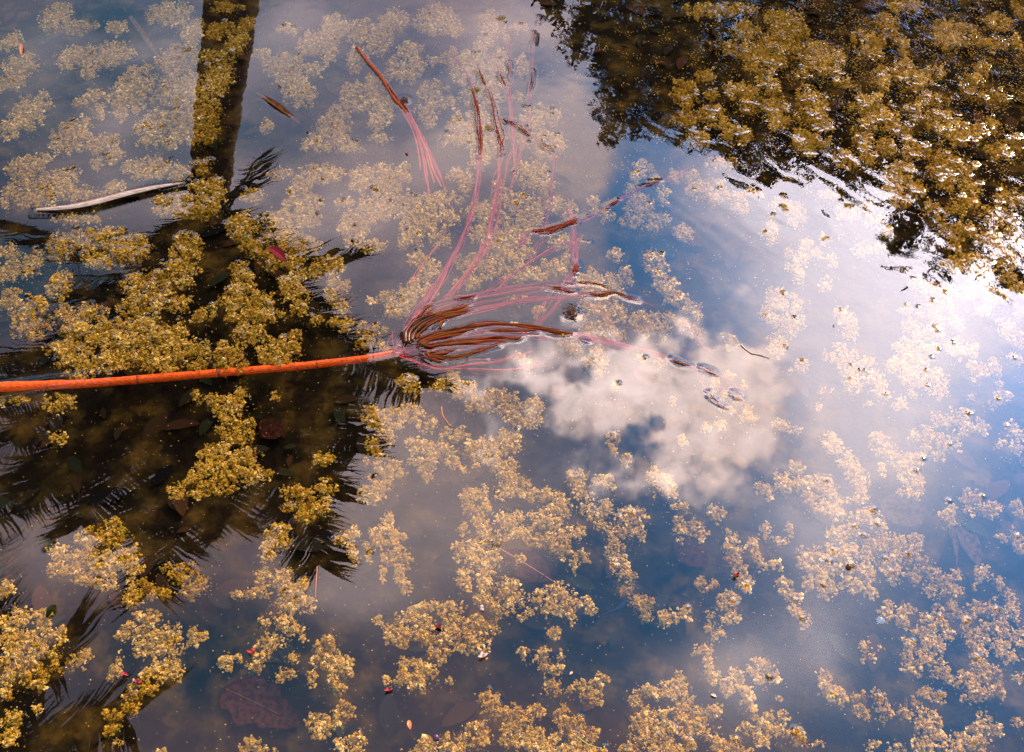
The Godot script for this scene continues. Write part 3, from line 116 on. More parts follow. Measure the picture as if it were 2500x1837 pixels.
var PLACES := {
	"white_blade": [Vector3(-0.8249, 0.0020, -1.5578), Vector3(-0.7747, 0.0050, -1.5592), Vector3(-0.7290, 0.0060, -1.5714), Vector3(-0.6802, 0.0060, -1.5937), Vector3(-0.6308, 0.0040, -1.6155), Vector3(-0.5828, 0.0010, -1.6331)],
	"tan_strip": [Vector3(-0.9165, -0.1460, -2.4699), Vector3(-0.8786, -0.1460, -2.3889), Vector3(-0.8348, -0.1460, -2.3175), Vector3(-0.7845, -0.1460, -2.2517)],
	"husk": [Vector3(-0.4989, -0.0040, -1.9161), Vector3(-0.4736, -0.0040, -1.8867), Vector3(-0.4363, -0.0040, -1.8528), Vector3(-0.3989, -0.0040, -1.8133)],
	"orange_fleck": [Vector3(-0.9999, 0.0010, -2.0819), Vector3(-0.9865, 0.0010, -2.0367)],
	"green_leaf": [Vector3(-1.0816, -0.1460, -2.3271), Vector3(-1.0499, -0.1460, -2.3335)],
	"purple_leaf": [Vector3(-0.1647, -0.1460, -2.0725), Vector3(-0.1281, -0.1460, -2.0613)],
	"triangle_leaf": [Vector3(-0.3910, -0.1460, -0.7342), Vector3(-0.3501, -0.1460, -0.7129), Vector3(-0.3124, -0.1460, -0.6952), Vector3(-0.2796, -0.1460, -0.6799)],
	"torn_leaf": [Vector3(-0.0172, -0.1460, -0.9565), Vector3(0.0114, -0.1460, -0.9403), Vector3(0.0384, -0.1460, -0.9190), Vector3(0.0584, -0.1460, -0.9019)],
	"red_leaf": [Vector3(0.2991, -0.1460, -1.6684), Vector3(0.3534, -0.1460, -1.6289)],
	"oval_leaf": [Vector3(0.5634, -0.1460, -1.0451), Vector3(0.6235, -0.1460, -1.0036)],
	"stalk_leaf": [Vector3(0.6677, -0.1460, -1.0121), Vector3(0.6616, -0.1460, -0.9702), Vector3(0.6523, -0.1460, -0.9296)],
	"long_leaf": [Vector3(0.6755, -0.1460, -1.0149), Vector3(0.6815, -0.1460, -0.9757), Vector3(0.6845, -0.1460, -0.9269)],
	"round_leaf": [Vector3(0.2450, -0.1460, -0.9323), Vector3(0.2824, -0.1460, -0.9620)],
	"brown_leaf": [Vector3(-0.4041, -0.1460, -1.1691), Vector3(-0.3706, -0.1460, -1.1981)],
	"pale_leaf": [Vector3(-0.1483, -0.1460, -1.2478), Vector3(-0.1112, -0.1460, -1.2161)],
	"orange_twig": [Vector3(-0.2563, 0.0010, -0.8327), Vector3(-0.2549, 0.0010, -0.8091), Vector3(-0.2536, 0.0010, -0.7859)],
	"bent_twig": [Vector3(-0.1040, 0.0010, -1.1089), Vector3(-0.1010, 0.0010, -1.0910), Vector3(-0.0901, 0.0010, -1.0719)],
	"pale_twig": [Vector3(0.3544, 0.0010, -1.2349), Vector3(0.3665, 0.0010, -1.2184), Vector3(0.3801, 0.0010, -1.2136), Vector3(0.3957, 0.0010, -1.2064)],
	"grey_twig": [Vector3(-0.1821, -0.0040, -2.0278), Vector3(-0.1663, -0.0040, -2.0558), Vector3(-0.1552, -0.0040, -2.0871)],
	"tadpole": [Vector3(0.1471, -0.0060, -0.7844), Vector3(0.1395, -0.0060, -0.7753), Vector3(0.1312, -0.0060, -0.7701), Vector3(0.1181, -0.0060, -0.7658)],
	"water_insect": [Vector3(0.6416, 0.0010, -1.3637), Vector3(0.6298, 0.0010, -1.3558)],
	"bud_a": Vector3(-0.0365, 0.0000, -0.7006),
	"bud_b": Vector3(-0.1487, 0.0000, -0.6570),
	"bud_c": Vector3(-0.0936, 0.0000, -0.7434),
	"petal": Vector3(-0.0391, 0.0000, -0.7695),
	"bud_d": Vector3(-0.3238, 0.0000, -0.7070),
	"bud_e": Vector3(-0.4742, 0.0000, -0.6776),
	"bud_f": Vector3(-0.4565, 0.0000, -0.6662),
	"bud_g": Vector3(-0.1939, 0.0000, -1.7173),
	"bud_h": Vector3(-0.3913, 0.0000, -1.4386),
	"berry": Vector3(-0.0895, 0.0000, -0.5958),
	"bud_i": Vector3(0.5049, 0.0000, -1.2761),
	"bubble": Vector3(0.4677, 0.0000, -0.7527),
	"fleck_a": Vector3(0.0742, 0.0000, -0.6807),
	"fleck_b": Vector3(0.2472, 0.0000, -0.6479),
	"orange_b": Vector3(-0.1203, 0.0000, -0.6061),
	"seed": Vector3(0.4428, 0.0000, -0.8317),
	"dark_blob": Vector3(0.0948, 0.0000, -1.3071),
	"bud_j": Vector3(0.2944, 0.0000, -0.8191),
	"blob_b": Vector3(-0.2086, 0.0000, -1.8835),
	"leafbit": Vector3(-0.5854, 0.0000, -0.7752),
	"green_blade": [Vector3(0.0767, 0.0010, -0.5973), Vector3(0.0891, 0.0010, -0.5878), Vector3(0.1034, 0.0010, -0.5830)],
	"rosy_leaf": [Vector3(-0.4089, 0.0020, -1.4557), Vector3(-0.3732, 0.0020, -1.4212)]}


var rng := RandomNumberGenerator.new()
var M := {}
var names := {}
var coarse := FastNoiseLite.new()
var fine := FastNoiseLite.new()
var patch := FastNoiseLite.new()
var heights := PackedFloat32Array()
const TEX_W := 2048
const TEX_H := 1536
const PATCH := Rect2(-1.35, -2.5, 2.7, 2.025)
const POND_CENTRE := Vector2(1.2, -2.75)
const POND_HALF := Vector2(3.6, 2.5)


func _ready() -> void:
	rng.seed = 7
	set_up_camera()
	set_up_sky()
	set_up_noise()
	set_up_materials()
	build_ground()
	build_bed_litter()
	build_tree()
	for i in PALMS.size():
		build_palm(i)
	heights.resize(TEX_W * TEX_H)
	build_weed()
	build_stalk()
	build_far_strands()
	build_small_things()
	build_water()


# ---------------------------------------------------------------- camera, sky, sun
func set_up_camera() -> void:
	var cam := Camera3D.new()
	cam.name = "camera"
	cam.fov = 36.0
	cam.near = 0.05
	cam.far = 1000.0
	cam.position = Vector3(0, 1.3, 0)
	cam.rotation_degrees = Vector3(-48, 0, 0)
	add_child(cam)
	cam.current = true


func set_up_sky() -> void:
	var e := Environment.new()
	e.background_mode = Environment.BG_SKY
	e.tonemap_mode = Environment.TONE_MAPPER_LINEAR
	e.tonemap_exposure = 6.0
	e.sdfgi_enabled = true
	e.ssao_enabled = true
	e.ssil_enabled = true
	var sky := Sky.new()
	var m := PanoramaSkyMaterial.new()
	m.panorama = sky_picture()
	sky.sky_material = m
	e.sky = sky
	var w := WorldEnvironment.new()
	w.name = "world"
	w.environment = e
	add_child(w)
	var sun := DirectionalLight3D.new()
	sun.name = "sun"
	sun.light_color = Color(1.0, 0.82, 0.56)
	sun.light_energy = 0.5
	sun.light_angular_distance = 10.0
	sun.shadow_enabled = true
	add_child(sun)
	sun.look_at_from_position(SUN * 50.0, Vector3.ZERO, Vector3.UP)


func sky_picture() -> ImageTexture:
	# blue air that pales towards the sun, a thin broken veil, and the cumulus and haze banks of this afternoon, laid out on a plane overhead
	var w := 2048
	var h := 1024
	var n1 := FastNoiseLite.new()
	n1.seed = 11
	n1.frequency = 2.6
	n1.fractal_octaves = 5
	n1.fractal_gain = 0.55
	var n2 := FastNoiseLite.new()
	n2.seed = 23
	n2.frequency = 1.1
	n2.fractal_octaves = 4
	n2.domain_warp_enabled = true
	n2.domain_warp_amplitude = 0.25
	n2.domain_warp_frequency = 1.6
	var n3 := FastNoiseLite.new()
	n3.seed = 39
	n3.frequency = 10.0
	n3.fractal_octaves = 5
	n3.fractal_gain = 0.66
	n3.domain_warp_enabled = true
	n3.domain_warp_amplitude = 0.02
	n3.domain_warp_frequency = 5.0
	var data := PackedFloat32Array()
	data.resize(w * h * 3)
	data.fill(0.05)
	var s := SUN.normalized()
	for y in h / 2 + 2:
		var el := PI * (0.5 - (y + 0.5) / h)
		var cy := cos(el)
		var dy := maxf(sin(el), 0.06)
		for x in w:
			var az := TAU * ((x + 0.5) / w - 0.25)
			var dx := cy * cos(az)
			var dz := cy * sin(az)
			var a := dx / dy
			var b := dz / dy
			var th := acos(clampf(dx * s.x + sin(el) * s.y + dz * s.z, -1.0, 1.0))
			var glow := exp(-th / 0.20)
			var r := 0.035 + 0.75 * glow
			var g := 0.095 + 2.1 * glow
			var bl := 0.15 + 4.8 * glow
			var v := n1.get_noise_2d(a, b)
			var u := n2.get_noise_2d(a, b)
			var lit := 1.0 + 3.0 * glow
			var s0 := 0.0
			var s1 := 0.0
			var s2 := 0.0
			var gap := 0.0
			for c in CLOUDS:
				var p: float = (a - c[0]) / c[2]
				var q: float = (b - c[1]) / c[3]
				var k := p * p + q * q
				if k < 9.0:
					var add: float = c[4] * exp(-k * 0.8)
					if c[5] == 0:
						s0 += add
					elif c[5] == 1:
						s1 += add
					elif c[5] == 3:
						gap += add
					else:
						s2 += add
			var veil := clampf(0.34 + 0.9 * u + 0.35 * v - gap, 0.0, 0.8)
			r = lerpf(r, 0.36 * lit, veil)
			g = lerpf(g, 0.245 * lit, veil)
			bl = lerpf(bl, 0.29 * lit, veil)
			if s0 > 0.02:
				s0 = clampf((s0 - 0.4 * gap) * (0.8 + 1.3 * v), 0.0, 0.85)
				r = lerpf(r, 1.0, s0)
				g = lerpf(g, 0.78, s0)
				bl = lerpf(bl, 0.80, s0)
			if s2 > 0.02:
				s2 = clampf(s2 * (0.85 + 0.7 * v), 0.0, 0.97)
				r = lerpf(r, 1.25 + 3.6 * glow, s2)
				g = lerpf(g, 1.12 + 3.2 * glow, s2)
				bl = lerpf(bl, 1.28 + 3.5 * glow, s2)
			if s1 > 0.02:
				var f := n3.get_noise_2d(a, b)
				var puff := smoothstep(-0.05, 1.1, s1 * (0.8 + 1.2 * f) + 0.75 * f - 0.3 * gap)
				var body := 0.9 + 0.55 * f + 0.4 * v
				r = lerpf(r, 2.7 * body, puff)
				g = lerpf(g, 2.1 * body, puff)
				bl = lerpf(bl, 2.0 * body, puff)
			var i := (y * w + x) * 3
			data[i] = r
			data[i + 1] = g
			data[i + 2] = bl
	var im := Image.create_from_data(w, h, false, Image.FORMAT_RGBF, data.to_byte_array())
	return ImageTexture.create_from_image(im)


# ---------------------------------------------------------------- helpers
func set_up_noise() -> void:
	coarse.seed = 3
	coarse.frequency = 46.0
	coarse.fractal_octaves = 3
	fine.seed = 5
	fine.frequency = 130.0
	fine.fractal_octaves = 3
	patch.seed = 9
	patch.frequency = 22.0
	patch.fractal_octaves = 2


func numbered(called: String) -> String:
	var n: int = names.get(called, 0)
	names[called] = n + 1
	return called if n == 0 else "%s_%03d" % [called, n]


func tag(o: Node, label: String, category: String, group := "", kind := "") -> void:
	if label:
		o.set_meta("label", label)
	if category:
		o.set_meta("category", category)
	if group:
		o.set_meta("group", group)
	if kind:
		o.set_meta("kind", kind)


func thing(called: String, at: Vector3, label: String, category: String, group := "") -> Node3D:
	var o := Node3D.new()
	o.name = numbered(called)
	o.position = at
	add_child(o)
	tag(o, label, category, group)
	return o


func part(called: String, mesh: Mesh, mat: Material, parent: Node) -> MeshInstance3D:
	var o := MeshInstance3D.new()
	o.name = numbered(called) if parent == self else called
	o.mesh = mesh
	o.material_override = mat
	parent.add_child(o, true)
	return o


func grown(st: SurfaceTool) -> ArrayMesh:
	return st.commit()


func smooth_path(p: PackedVector3Array, steps: int) -> PackedVector3Array:
	var out := PackedVector3Array()
	var n := p.size()
	for i in n - 1:
		for k in steps:
			out.append(p[i].cubic_interpolate(p[i + 1], p[maxi(i - 1, 0)], p[mini(i + 2, n - 1)], float(k) / steps))
	out.append(p[n - 1])
	return out


func tube(p: PackedVector3Array, radii: PackedFloat32Array, sides: int, flat := 1.0, knobbly := 0.0) -> ArrayMesh:
	var v := PackedVector3Array()
	var nn := PackedVector3Array()
	var idx := PackedInt32Array()
	var n := p.size()
	for i in n:
		var t := (p[mini(i + 1, n - 1)] - p[maxi(i - 1, 0)]).normalized()
		var side := t.cross(Vector3.UP)
		side = side.normalized() if side.length() > 0.01 else Vector3.RIGHT
		var up := side.cross(t).normalized()
		for k in sides:
			var a := TAU * k / sides
			var d := side * cos(a) + up * sin(a) * flat
			v.append(p[i] + d * radii[i] * (1.0 + knobbly * rng.randf_range(-1, 1)))
			nn.append(d.normalized())
	for i in n - 1:
		for k in sides:
			var a := i * sides + k
			var b := i * sides + (k + 1) % sides
			idx.append_array([a, b, a + sides, b, b + sides, a + sides])
	for e in [0, n - 1]:
		var c := v.size()
		v.append(p[e])
		nn.append((p[e] - p[1 if e == 0 else n - 2]).normalized())
		for k in sides:
			var a: int = e * sides + k
			var b: int = e * sides + (k + 1) % sides
			idx.append_array([c, b, a] if e == 0 else [c, a, b])
	return arrays(v, nn, idx)


func arrays(v: PackedVector3Array, nn: PackedVector3Array, idx: PackedInt32Array, colors := PackedColorArray()) -> ArrayMesh:
	var a := []
	a.resize(Mesh.ARRAY_MAX)
	a[Mesh.ARRAY_VERTEX] = v
	if nn.size():
		a[Mesh.ARRAY_NORMAL] = nn
	if colors.size():
		a[Mesh.ARRAY_COLOR] = colors
	a[Mesh.ARRAY_INDEX] = idx
	var m := ArrayMesh.new()
	m.add_surface_from_arrays(Mesh.PRIMITIVE_TRIANGLES, a)
	return m


func leaf_mesh(length: float, width: float, thick: float, curl: float, fold: float, point := 1.0, ragged := 0.0) -> ArrayMesh:
	# a leaf along +x from 0 to length, with a crease along its midrib, upper and lower face
	var st := SurfaceTool.new()
	st.begin(Mesh.PRIMITIVE_TRIANGLES)
	var n := 14
	var rows := []
	for i in n + 1:
		var t := float(i) / n
		var half := width * 0.5 * pow(sin(PI * pow(t, point)), 0.8) + 0.0004
		var row := []
		for k in 5:
			var s := (k - 2) / 2.0
			var edge := 1.0 + (ragged * rng.randf_range(-1, 0.3) if absf(s) > 0.9 else 0.0)
			row.append(Vector3(t * length, curl * length * sin(PI * t) + absf(s) * half * fold + rng.randf_range(-1, 1) * 0.02 * width, s * half * edge))
		rows.append(row)
	for side in 2:
		var off := Vector3(0, thick * (0.5 if side == 0 else -0.5), 0)
		for i in n:
			for k in 4:
				var a: Vector3 = rows[i][k] + off
				var b: Vector3 = rows[i + 1][k] + off
				var c: Vector3 = rows[i + 1][k + 1] + off
				var d: Vector3 = rows[i][k + 1] + off
				for q in ([a, b, c, a, c, d] if side == 0 else [a, c, b, a, d, c]):
					st.add_vertex(q)
	st.generate_normals()
	return st.commit()


func along(o: Node3D, a: Vector3, b: Vector3) -> void:
	# lays a thing made along +x from a towards b
	var x := (b - a).normalized()
	var z := x.cross(Vector3.UP).normalized()
	o.transform = Transform3D(Basis(x, z.cross(x), z), a)


func srgb(r: float, g: float, b: float) -> Color:
	return Color(r, g, b).linear_to_srgb()


func mat(r: float, g: float, b: float, rough: float, tint := false) -> StandardMaterial3D:
	var m := StandardMaterial3D.new()
	m.albedo_color = srgb(r, g, b)
	m.roughness = rough
	m.vertex_color_use_as_albedo = tint
	return m


func noise_picture(seed_: int, freq: float, stops: Array, size := 512, warp := 0.0) -> NoiseTexture2D:
	var n := FastNoiseLite.new()
	n.seed = seed_
	n.frequency = freq
	n.fractal_octaves = 5
	if warp > 0.0:
		n.domain_warp_enabled = true
		n.domain_warp_amplitude = warp
	var ramp := Gradient.new()
	ramp.offsets = PackedFloat32Array(stops.map(func(s): return s[0]))
	ramp.colors = PackedColorArray(stops.map(func(s): return srgb(s[1], s[2], s[3])))
	var t := NoiseTexture2D.new()
	t.width = size
	t.height = size
	t.seamless = true
	t.noise = n
	t.color_ramp = ramp
	return t


func height_picture(seed_: int, freq: float, size := 512) -> NoiseTexture2D:
	var n := FastNoiseLite.new()
	n.seed = seed_
	n.frequency = freq
	n.fractal_octaves = 4
	var t := NoiseTexture2D.new()
	t.width = size
	t.height = size
	t.seamless = true
	t.noise = n
	return t


func set_up_materials() -> void:
	M.bed = mat(1, 1, 1, 0.95)
	M.bed.albedo_texture = noise_picture(31, 0.012, [[0.0, 0.004, 0.003, 0.002], [0.40, 0.009, 0.006, 0.003], [0.58, 0.024, 0.015, 0.004], [0.78, 0.05, 0.029, 0.006], [1.0, 0.075, 0.04, 0.008]], 1024, 30.0)
	M.bed.uv1_triplanar = true
	M.bed.uv1_world_triplanar = true
	M.bed.uv1_scale = Vector3.ONE * 1.1
	M.bed.metallic_specular = 0.05
	M.bed.heightmap_enabled = true
	M.bed.heightmap_texture = height_picture(32, 0.03)
	M.bed.heightmap_scale = 1.0
	M.ground = mat(1, 1, 1, 0.95)
	M.ground.albedo_texture = noise_picture(41, 0.02, [[0.0, 0.03, 0.03, 0.01], [0.5, 0.06, 0.07, 0.02], [1.0, 0.12, 0.09, 0.05]])
	M.ground.uv1_triplanar = true
	M.ground.uv1_world_triplanar = true
	M.ground.uv1_scale = Vector3.ONE * 0.4
	M.bark = mat(1, 1, 1, 0.9)
	M.bark.albedo_texture = noise_picture(51, 0.03, [[0.0, 0.02, 0.013, 0.008], [0.5, 0.05, 0.03, 0.016], [1.0, 0.09, 0.06, 0.035]])
	M.bark.uv1_triplanar = true
	M.bark.uv1_scale = Vector3(5, 1.5, 5)
	M.palm_bark = mat(1, 1, 1, 0.9)
	M.palm_bark.albedo_texture = noise_picture(52, 0.04, [[0.0, 0.06, 0.03, 0.012], [0.5, 0.15, 0.07, 0.026], [1.0, 0.26, 0.13, 0.05]])
	M.palm_bark.uv1_triplanar = true
	M.palm_bark.uv1_scale = Vector3(2, 9, 2)
	M.frond = mat(0.032, 0.042, 0.012, 0.5)
	M.frond.backlight_enabled = true
	M.frond.backlight = Color(0.12, 0.13, 0.03)
	M.rachis = mat(0.06, 0.045, 0.015, 0.6)
	M.tree_leaf = mat(1, 1, 1, 0.55, true)
	M.tree_leaf.metallic_specular = 0.2
	M.tree_leaf.backlight_enabled = true
	M.tree_leaf.backlight = Color(0.18, 0.17, 0.04)
	M.weed = mat(1, 1, 1, 0.5, true)
	M.weed.metallic_specular = 0.12
	M.weed_wet = mat(1, 1, 1, 0.3, true)
	M.weed_wet.metallic_specular = 0.17
	M.litter = mat(1, 1, 1, 0.9, true)
	M.litter.metallic_specular = 0.05
	M.stalk = mat(1, 1, 1, 0.38)
	M.stalk.albedo_texture = noise_picture(61, 0.05, [[0.0, 0.3, 0.02, 0.002], [0.36, 0.4, 0.03, 0.003], [0.5, 0.7, 0.085, 0.006], [0.66, 0.82, 0.15, 0.01], [1.0, 0.55, 0.05, 0.004]])
	M.stalk.metallic_specular = 0.25
	M.stalk.uv1_triplanar = true
	M.stalk.uv1_scale = Vector3(4, 22, 22)
	M.strand = mat(1, 1, 1, 0.28, true)
	M.strand.metallic_specular = 0.14
	M.reds = [Color(0.20, 0.010, 0.014), Color(0.27, 0.025, 0.014), Color(0.15, 0.006, 0.014), Color(0.32, 0.06, 0.02), Color(0.19, 0.008, 0.022)]
	M.mottle = noise_picture(71, 0.02, [[0.0, 0.12, 0.12, 0.14], [0.4, 0.45, 0.45, 0.4], [0.6, 0.9, 0.85, 0.8], [1.0, 1.0, 1.0, 0.9]], 512, 20.0)
	M.husk_brown = mat(0.085, 0.03, 0.008, 0.22)
	M.white_leaf = mat(1, 1, 1, 0.22)
	M.white_leaf.albedo_texture = noise_picture(81, 0.03, [[0.0, 0.16, 0.09, 0.05], [0.4, 0.36, 0.25, 0.15], [0.55, 0.56, 0.46, 0.32], [1.0, 0.66, 0.58, 0.45]])
	M.white_leaf.uv1_triplanar = true
	M.white_leaf.uv1_scale = Vector3(2.5, 30, 30)
	M.white_leaf.metallic_specular = 0.3
	M.pink_edge = mat(0.20, 0.07, 0.04, 0.4)


# ---------------------------------------------------------------- ground and bed
func rim(s: float, a: float) -> Vector2:
	var c := cos(a)
	var d := sin(a)
	return POND_CENTRE + s * Vector2(POND_HALF.x * signf(c) * sqrt(absf(c)), POND_HALF.y * signf(d) * sqrt(absf(d)))


func pond_s(x: float, z: float) -> float:
	return pow(pow(absf((x - POND_CENTRE.x) / POND_HALF.x), 4.0) + pow(absf((z - POND_CENTRE.y) / POND_HALF.y), 4.0), 0.25)


func bed_height(x: float, z: float) -> float:
	return -0.15 * smoothstep(0.0, 1.0, clampf((1.0 - pond_s(x, z)) / 0.12, 0.0, 1.0))


func ring_mesh(steps: Array, around: int, high: Callable) -> ArrayMesh:
	var st := SurfaceTool.new()
	st.begin(Mesh.PRIMITIVE_TRIANGLES)
	st.set_smooth_group(0)
	for i in steps.size():
		for k in around:
			var p := rim(steps[i], TAU * k / around)
			st.add_vertex(Vector3(p.x, high.call(steps[i], p), p.y))
	for i in steps.size() - 1:
		for k in around:
			var a := i * around + k
			var b := i * around + (k + 1) % around
			for q in [a, a + around, b, b, a + around, b + around]:
				st.add_index(q)
	st.generate_normals()
	return st.commit()


func build_ground() -> void:
	var inner := []
	for i in 60:
		inner.append(0.002 + 0.998 * i / 59.0)
	var bump := FastNoiseLite.new()
	bump.seed = 77
	bump.frequency = 6.0
	var b := part("pond_bed", ring_mesh(inner, 160, func(s, p): return bed_height(p.x, p.y) + (0.012 * bump.get_noise_2d(p.x, p.y) if s < 0.99 else 0.0)), M.bed, self)
	tag(b, "", "", "", "structure")
	var outer := [1.0, 1.02, 1.05, 1.09, 1.15, 1.25, 1.5, 2.0, 3.0, 6.0, 15.0, 60.0]
	var g := part("ground", ring_mesh(outer, 160, func(s, p): return minf((s - 1.0) * 2.2, 0.13) + (0.05 * bump.get_noise_2d(p.x * 0.2, p.y * 0.2) if s > 1.1 else 0.0)), M.ground, self)
	tag(g, "", "", "", "structure")


func build_bed_litter() -> void:
	var mm := MultiMesh.new()
	mm.transform_format = MultiMesh.TRANSFORM_3D
	mm.use_colors = true
	mm.mesh = leaf_mesh(0.05, 0.02, 0.001, 0.05, 0.15)
	var tints := [Color(0.030, 0.016, 0.006), Color(0.018, 0.014, 0.007), Color(0.040, 0.018, 0.007), Color(0.017, 0.018, 0.007), Color(0.006, 0.005, 0.004)]
	mm.instance_count = 1500
	for i in 1500:
		var x := rng.randf_range(-1.5, 1.5)
		var z := rng.randf_range(-2.7, -0.45)
		var basis_ := Basis(Vector3.UP, rng.randf() * TAU) * Basis(Vector3.RIGHT, rng.randf_range(-0.25, 0.25))
		var k := rng.randf_range(0.3, 1.3)
		mm.set_instance_transform(i, Transform3D(basis_.scaled(Vector3.ONE * k), Vector3(x, bed_height(x, z) + 0.004, z)))
		mm.set_instance_color(i, tints[rng.randi() % tints.size()])
	var o := MultiMeshInstance3D.new()
	o.name = "sunken_litter"
	o.multimesh = mm
	o.material_override = M.litter
	tag(o, "dim rotting leaf litter lying over the pond bed", "leaf litter", "", "stuff")
	add_child(o)


# ---------------------------------------------------------------- trees
func build_tree() -> void:
	var base := Vector3(3.5, 0.12, -9.9)
	var t := thing("broadleaf_tree", base, "dark bushy broadleaf tree mirrored in the upper right of the pond", "tree")
	var top := Vector3(0.0, 1.7, 0.25)
	var p := smooth_path(PackedVector3Array([Vector3(0, -0.1, 0), Vector3(0.08, 0.6, 0.05), Vector3(-0.03, 1.2, 0.12), top]), 5)
	var r := PackedFloat32Array()
	for i in p.size():
		r.append(lerpf(0.24, 0.15, float(i) / p.size()) + (0.08 if i == 0 else 0.0))
	part("trunk", tube(p, r, 12, 1.0, 0.06), M.bark, t)
	for i in CROWN.size():
		if CROWN[i][3] < 0.28:
			continue
		var goal := Vector3(CROWN[i][0], CROWN[i][1], CROWN[i][2]) - base
		var mid := top.lerp(goal, 0.5) + Vector3(rng.randf_range(-0.2, 0.2), rng.randf_range(0.0, 0.3), rng.randf_range(-0.2, 0.2))
		var q := smooth_path(PackedVector3Array([top - Vector3(0, 0.1, 0), mid, goal]), 6)
		var rr := PackedFloat32Array()
		for k in q.size():
			rr.append(lerpf(0.055, 0.012, float(k) / q.size()))
		part("limb", tube(q, rr, 7, 1.0, 0.08), M.bark, t)
	# a sprig: a thin twig with leaves to both sides
	var v := PackedVector3Array()
	var idx := PackedInt32Array()
	for k in 13:
		var along_ := 0.012 * k
		var dir := Vector3(cos(k * 2.4) * 0.8, sin(k * 1.7) * 0.5, sin(k * 2.4) * 0.8).normalized()
		var o := Vector3(0, along_ - 0.08, 0)
		var side := dir.cross(Vector3(0.3, 1, 0.2)).normalized()
		var l := 0.045
		var a := v.size()
		v.append_array([o, o + dir * l * 0.5 + side * l * 0.26 + Vector3(0, 0.004, 0), o + dir * l, o + dir * l * 0.5 - side * l * 0.26 + Vector3(0, 0.004, 0)])
		idx.append_array([a, a + 1, a + 2, a, a + 2, a + 3])
	var sprig := arrays(v, PackedVector3Array(), idx)
	var places: Array[Transform3D] = []
	var tones := PackedColorArray()
	for c in CROWN:
		var n := int(2300.0 * pow(c[3], 2.4)) + 30
		for i in n:
			var d := Vector3(rng.randfn(), rng.randfn(), rng.randfn()).normalized()
			var rad: float = c[3] * pow(rng.randf(), 0.42)
			var lump := 1.0 + 0.28 * patch.get_noise_3dv(d * 0.06 + Vector3(c[0], c[1], c[2]) * 0.1)
			var at := Vector3(c[0], c[1], c[2]) + d * rad * lump
			if patch.get_noise_3dv(at * 0.11) < -0.22:
				continue
			var bas := Basis(Vector3(rng.randfn(), rng.randfn(), rng.randfn()).normalized(), rng.randf() * TAU)
			places.append(Transform3D(bas.scaled(Vector3.ONE * rng.randf_range(0.7, 1.3)), at - base))
			var tone := rng.randf()
			tones.append(Color(0.030 + 0.035 * tone, 0.034 + 0.026 * tone, 0.008 + 0.006 * tone))
	var mm := MultiMesh.new()
	mm.transform_format = MultiMesh.TRANSFORM_3D
	mm.use_colors = true
	mm.mesh = sprig
	mm.instance_count = places.size()
	for i in places.size():
		mm.set_instance_transform(i, places[i])
		mm.set_instance_color(i, tones[i])
	var o := MultiMeshInstance3D.new()
	o.name = "crown"
	o.multimesh = mm
	o.material_override = M.tree_leaf
	t.add_child(o)
	o.set_meta("kind", "stuff")


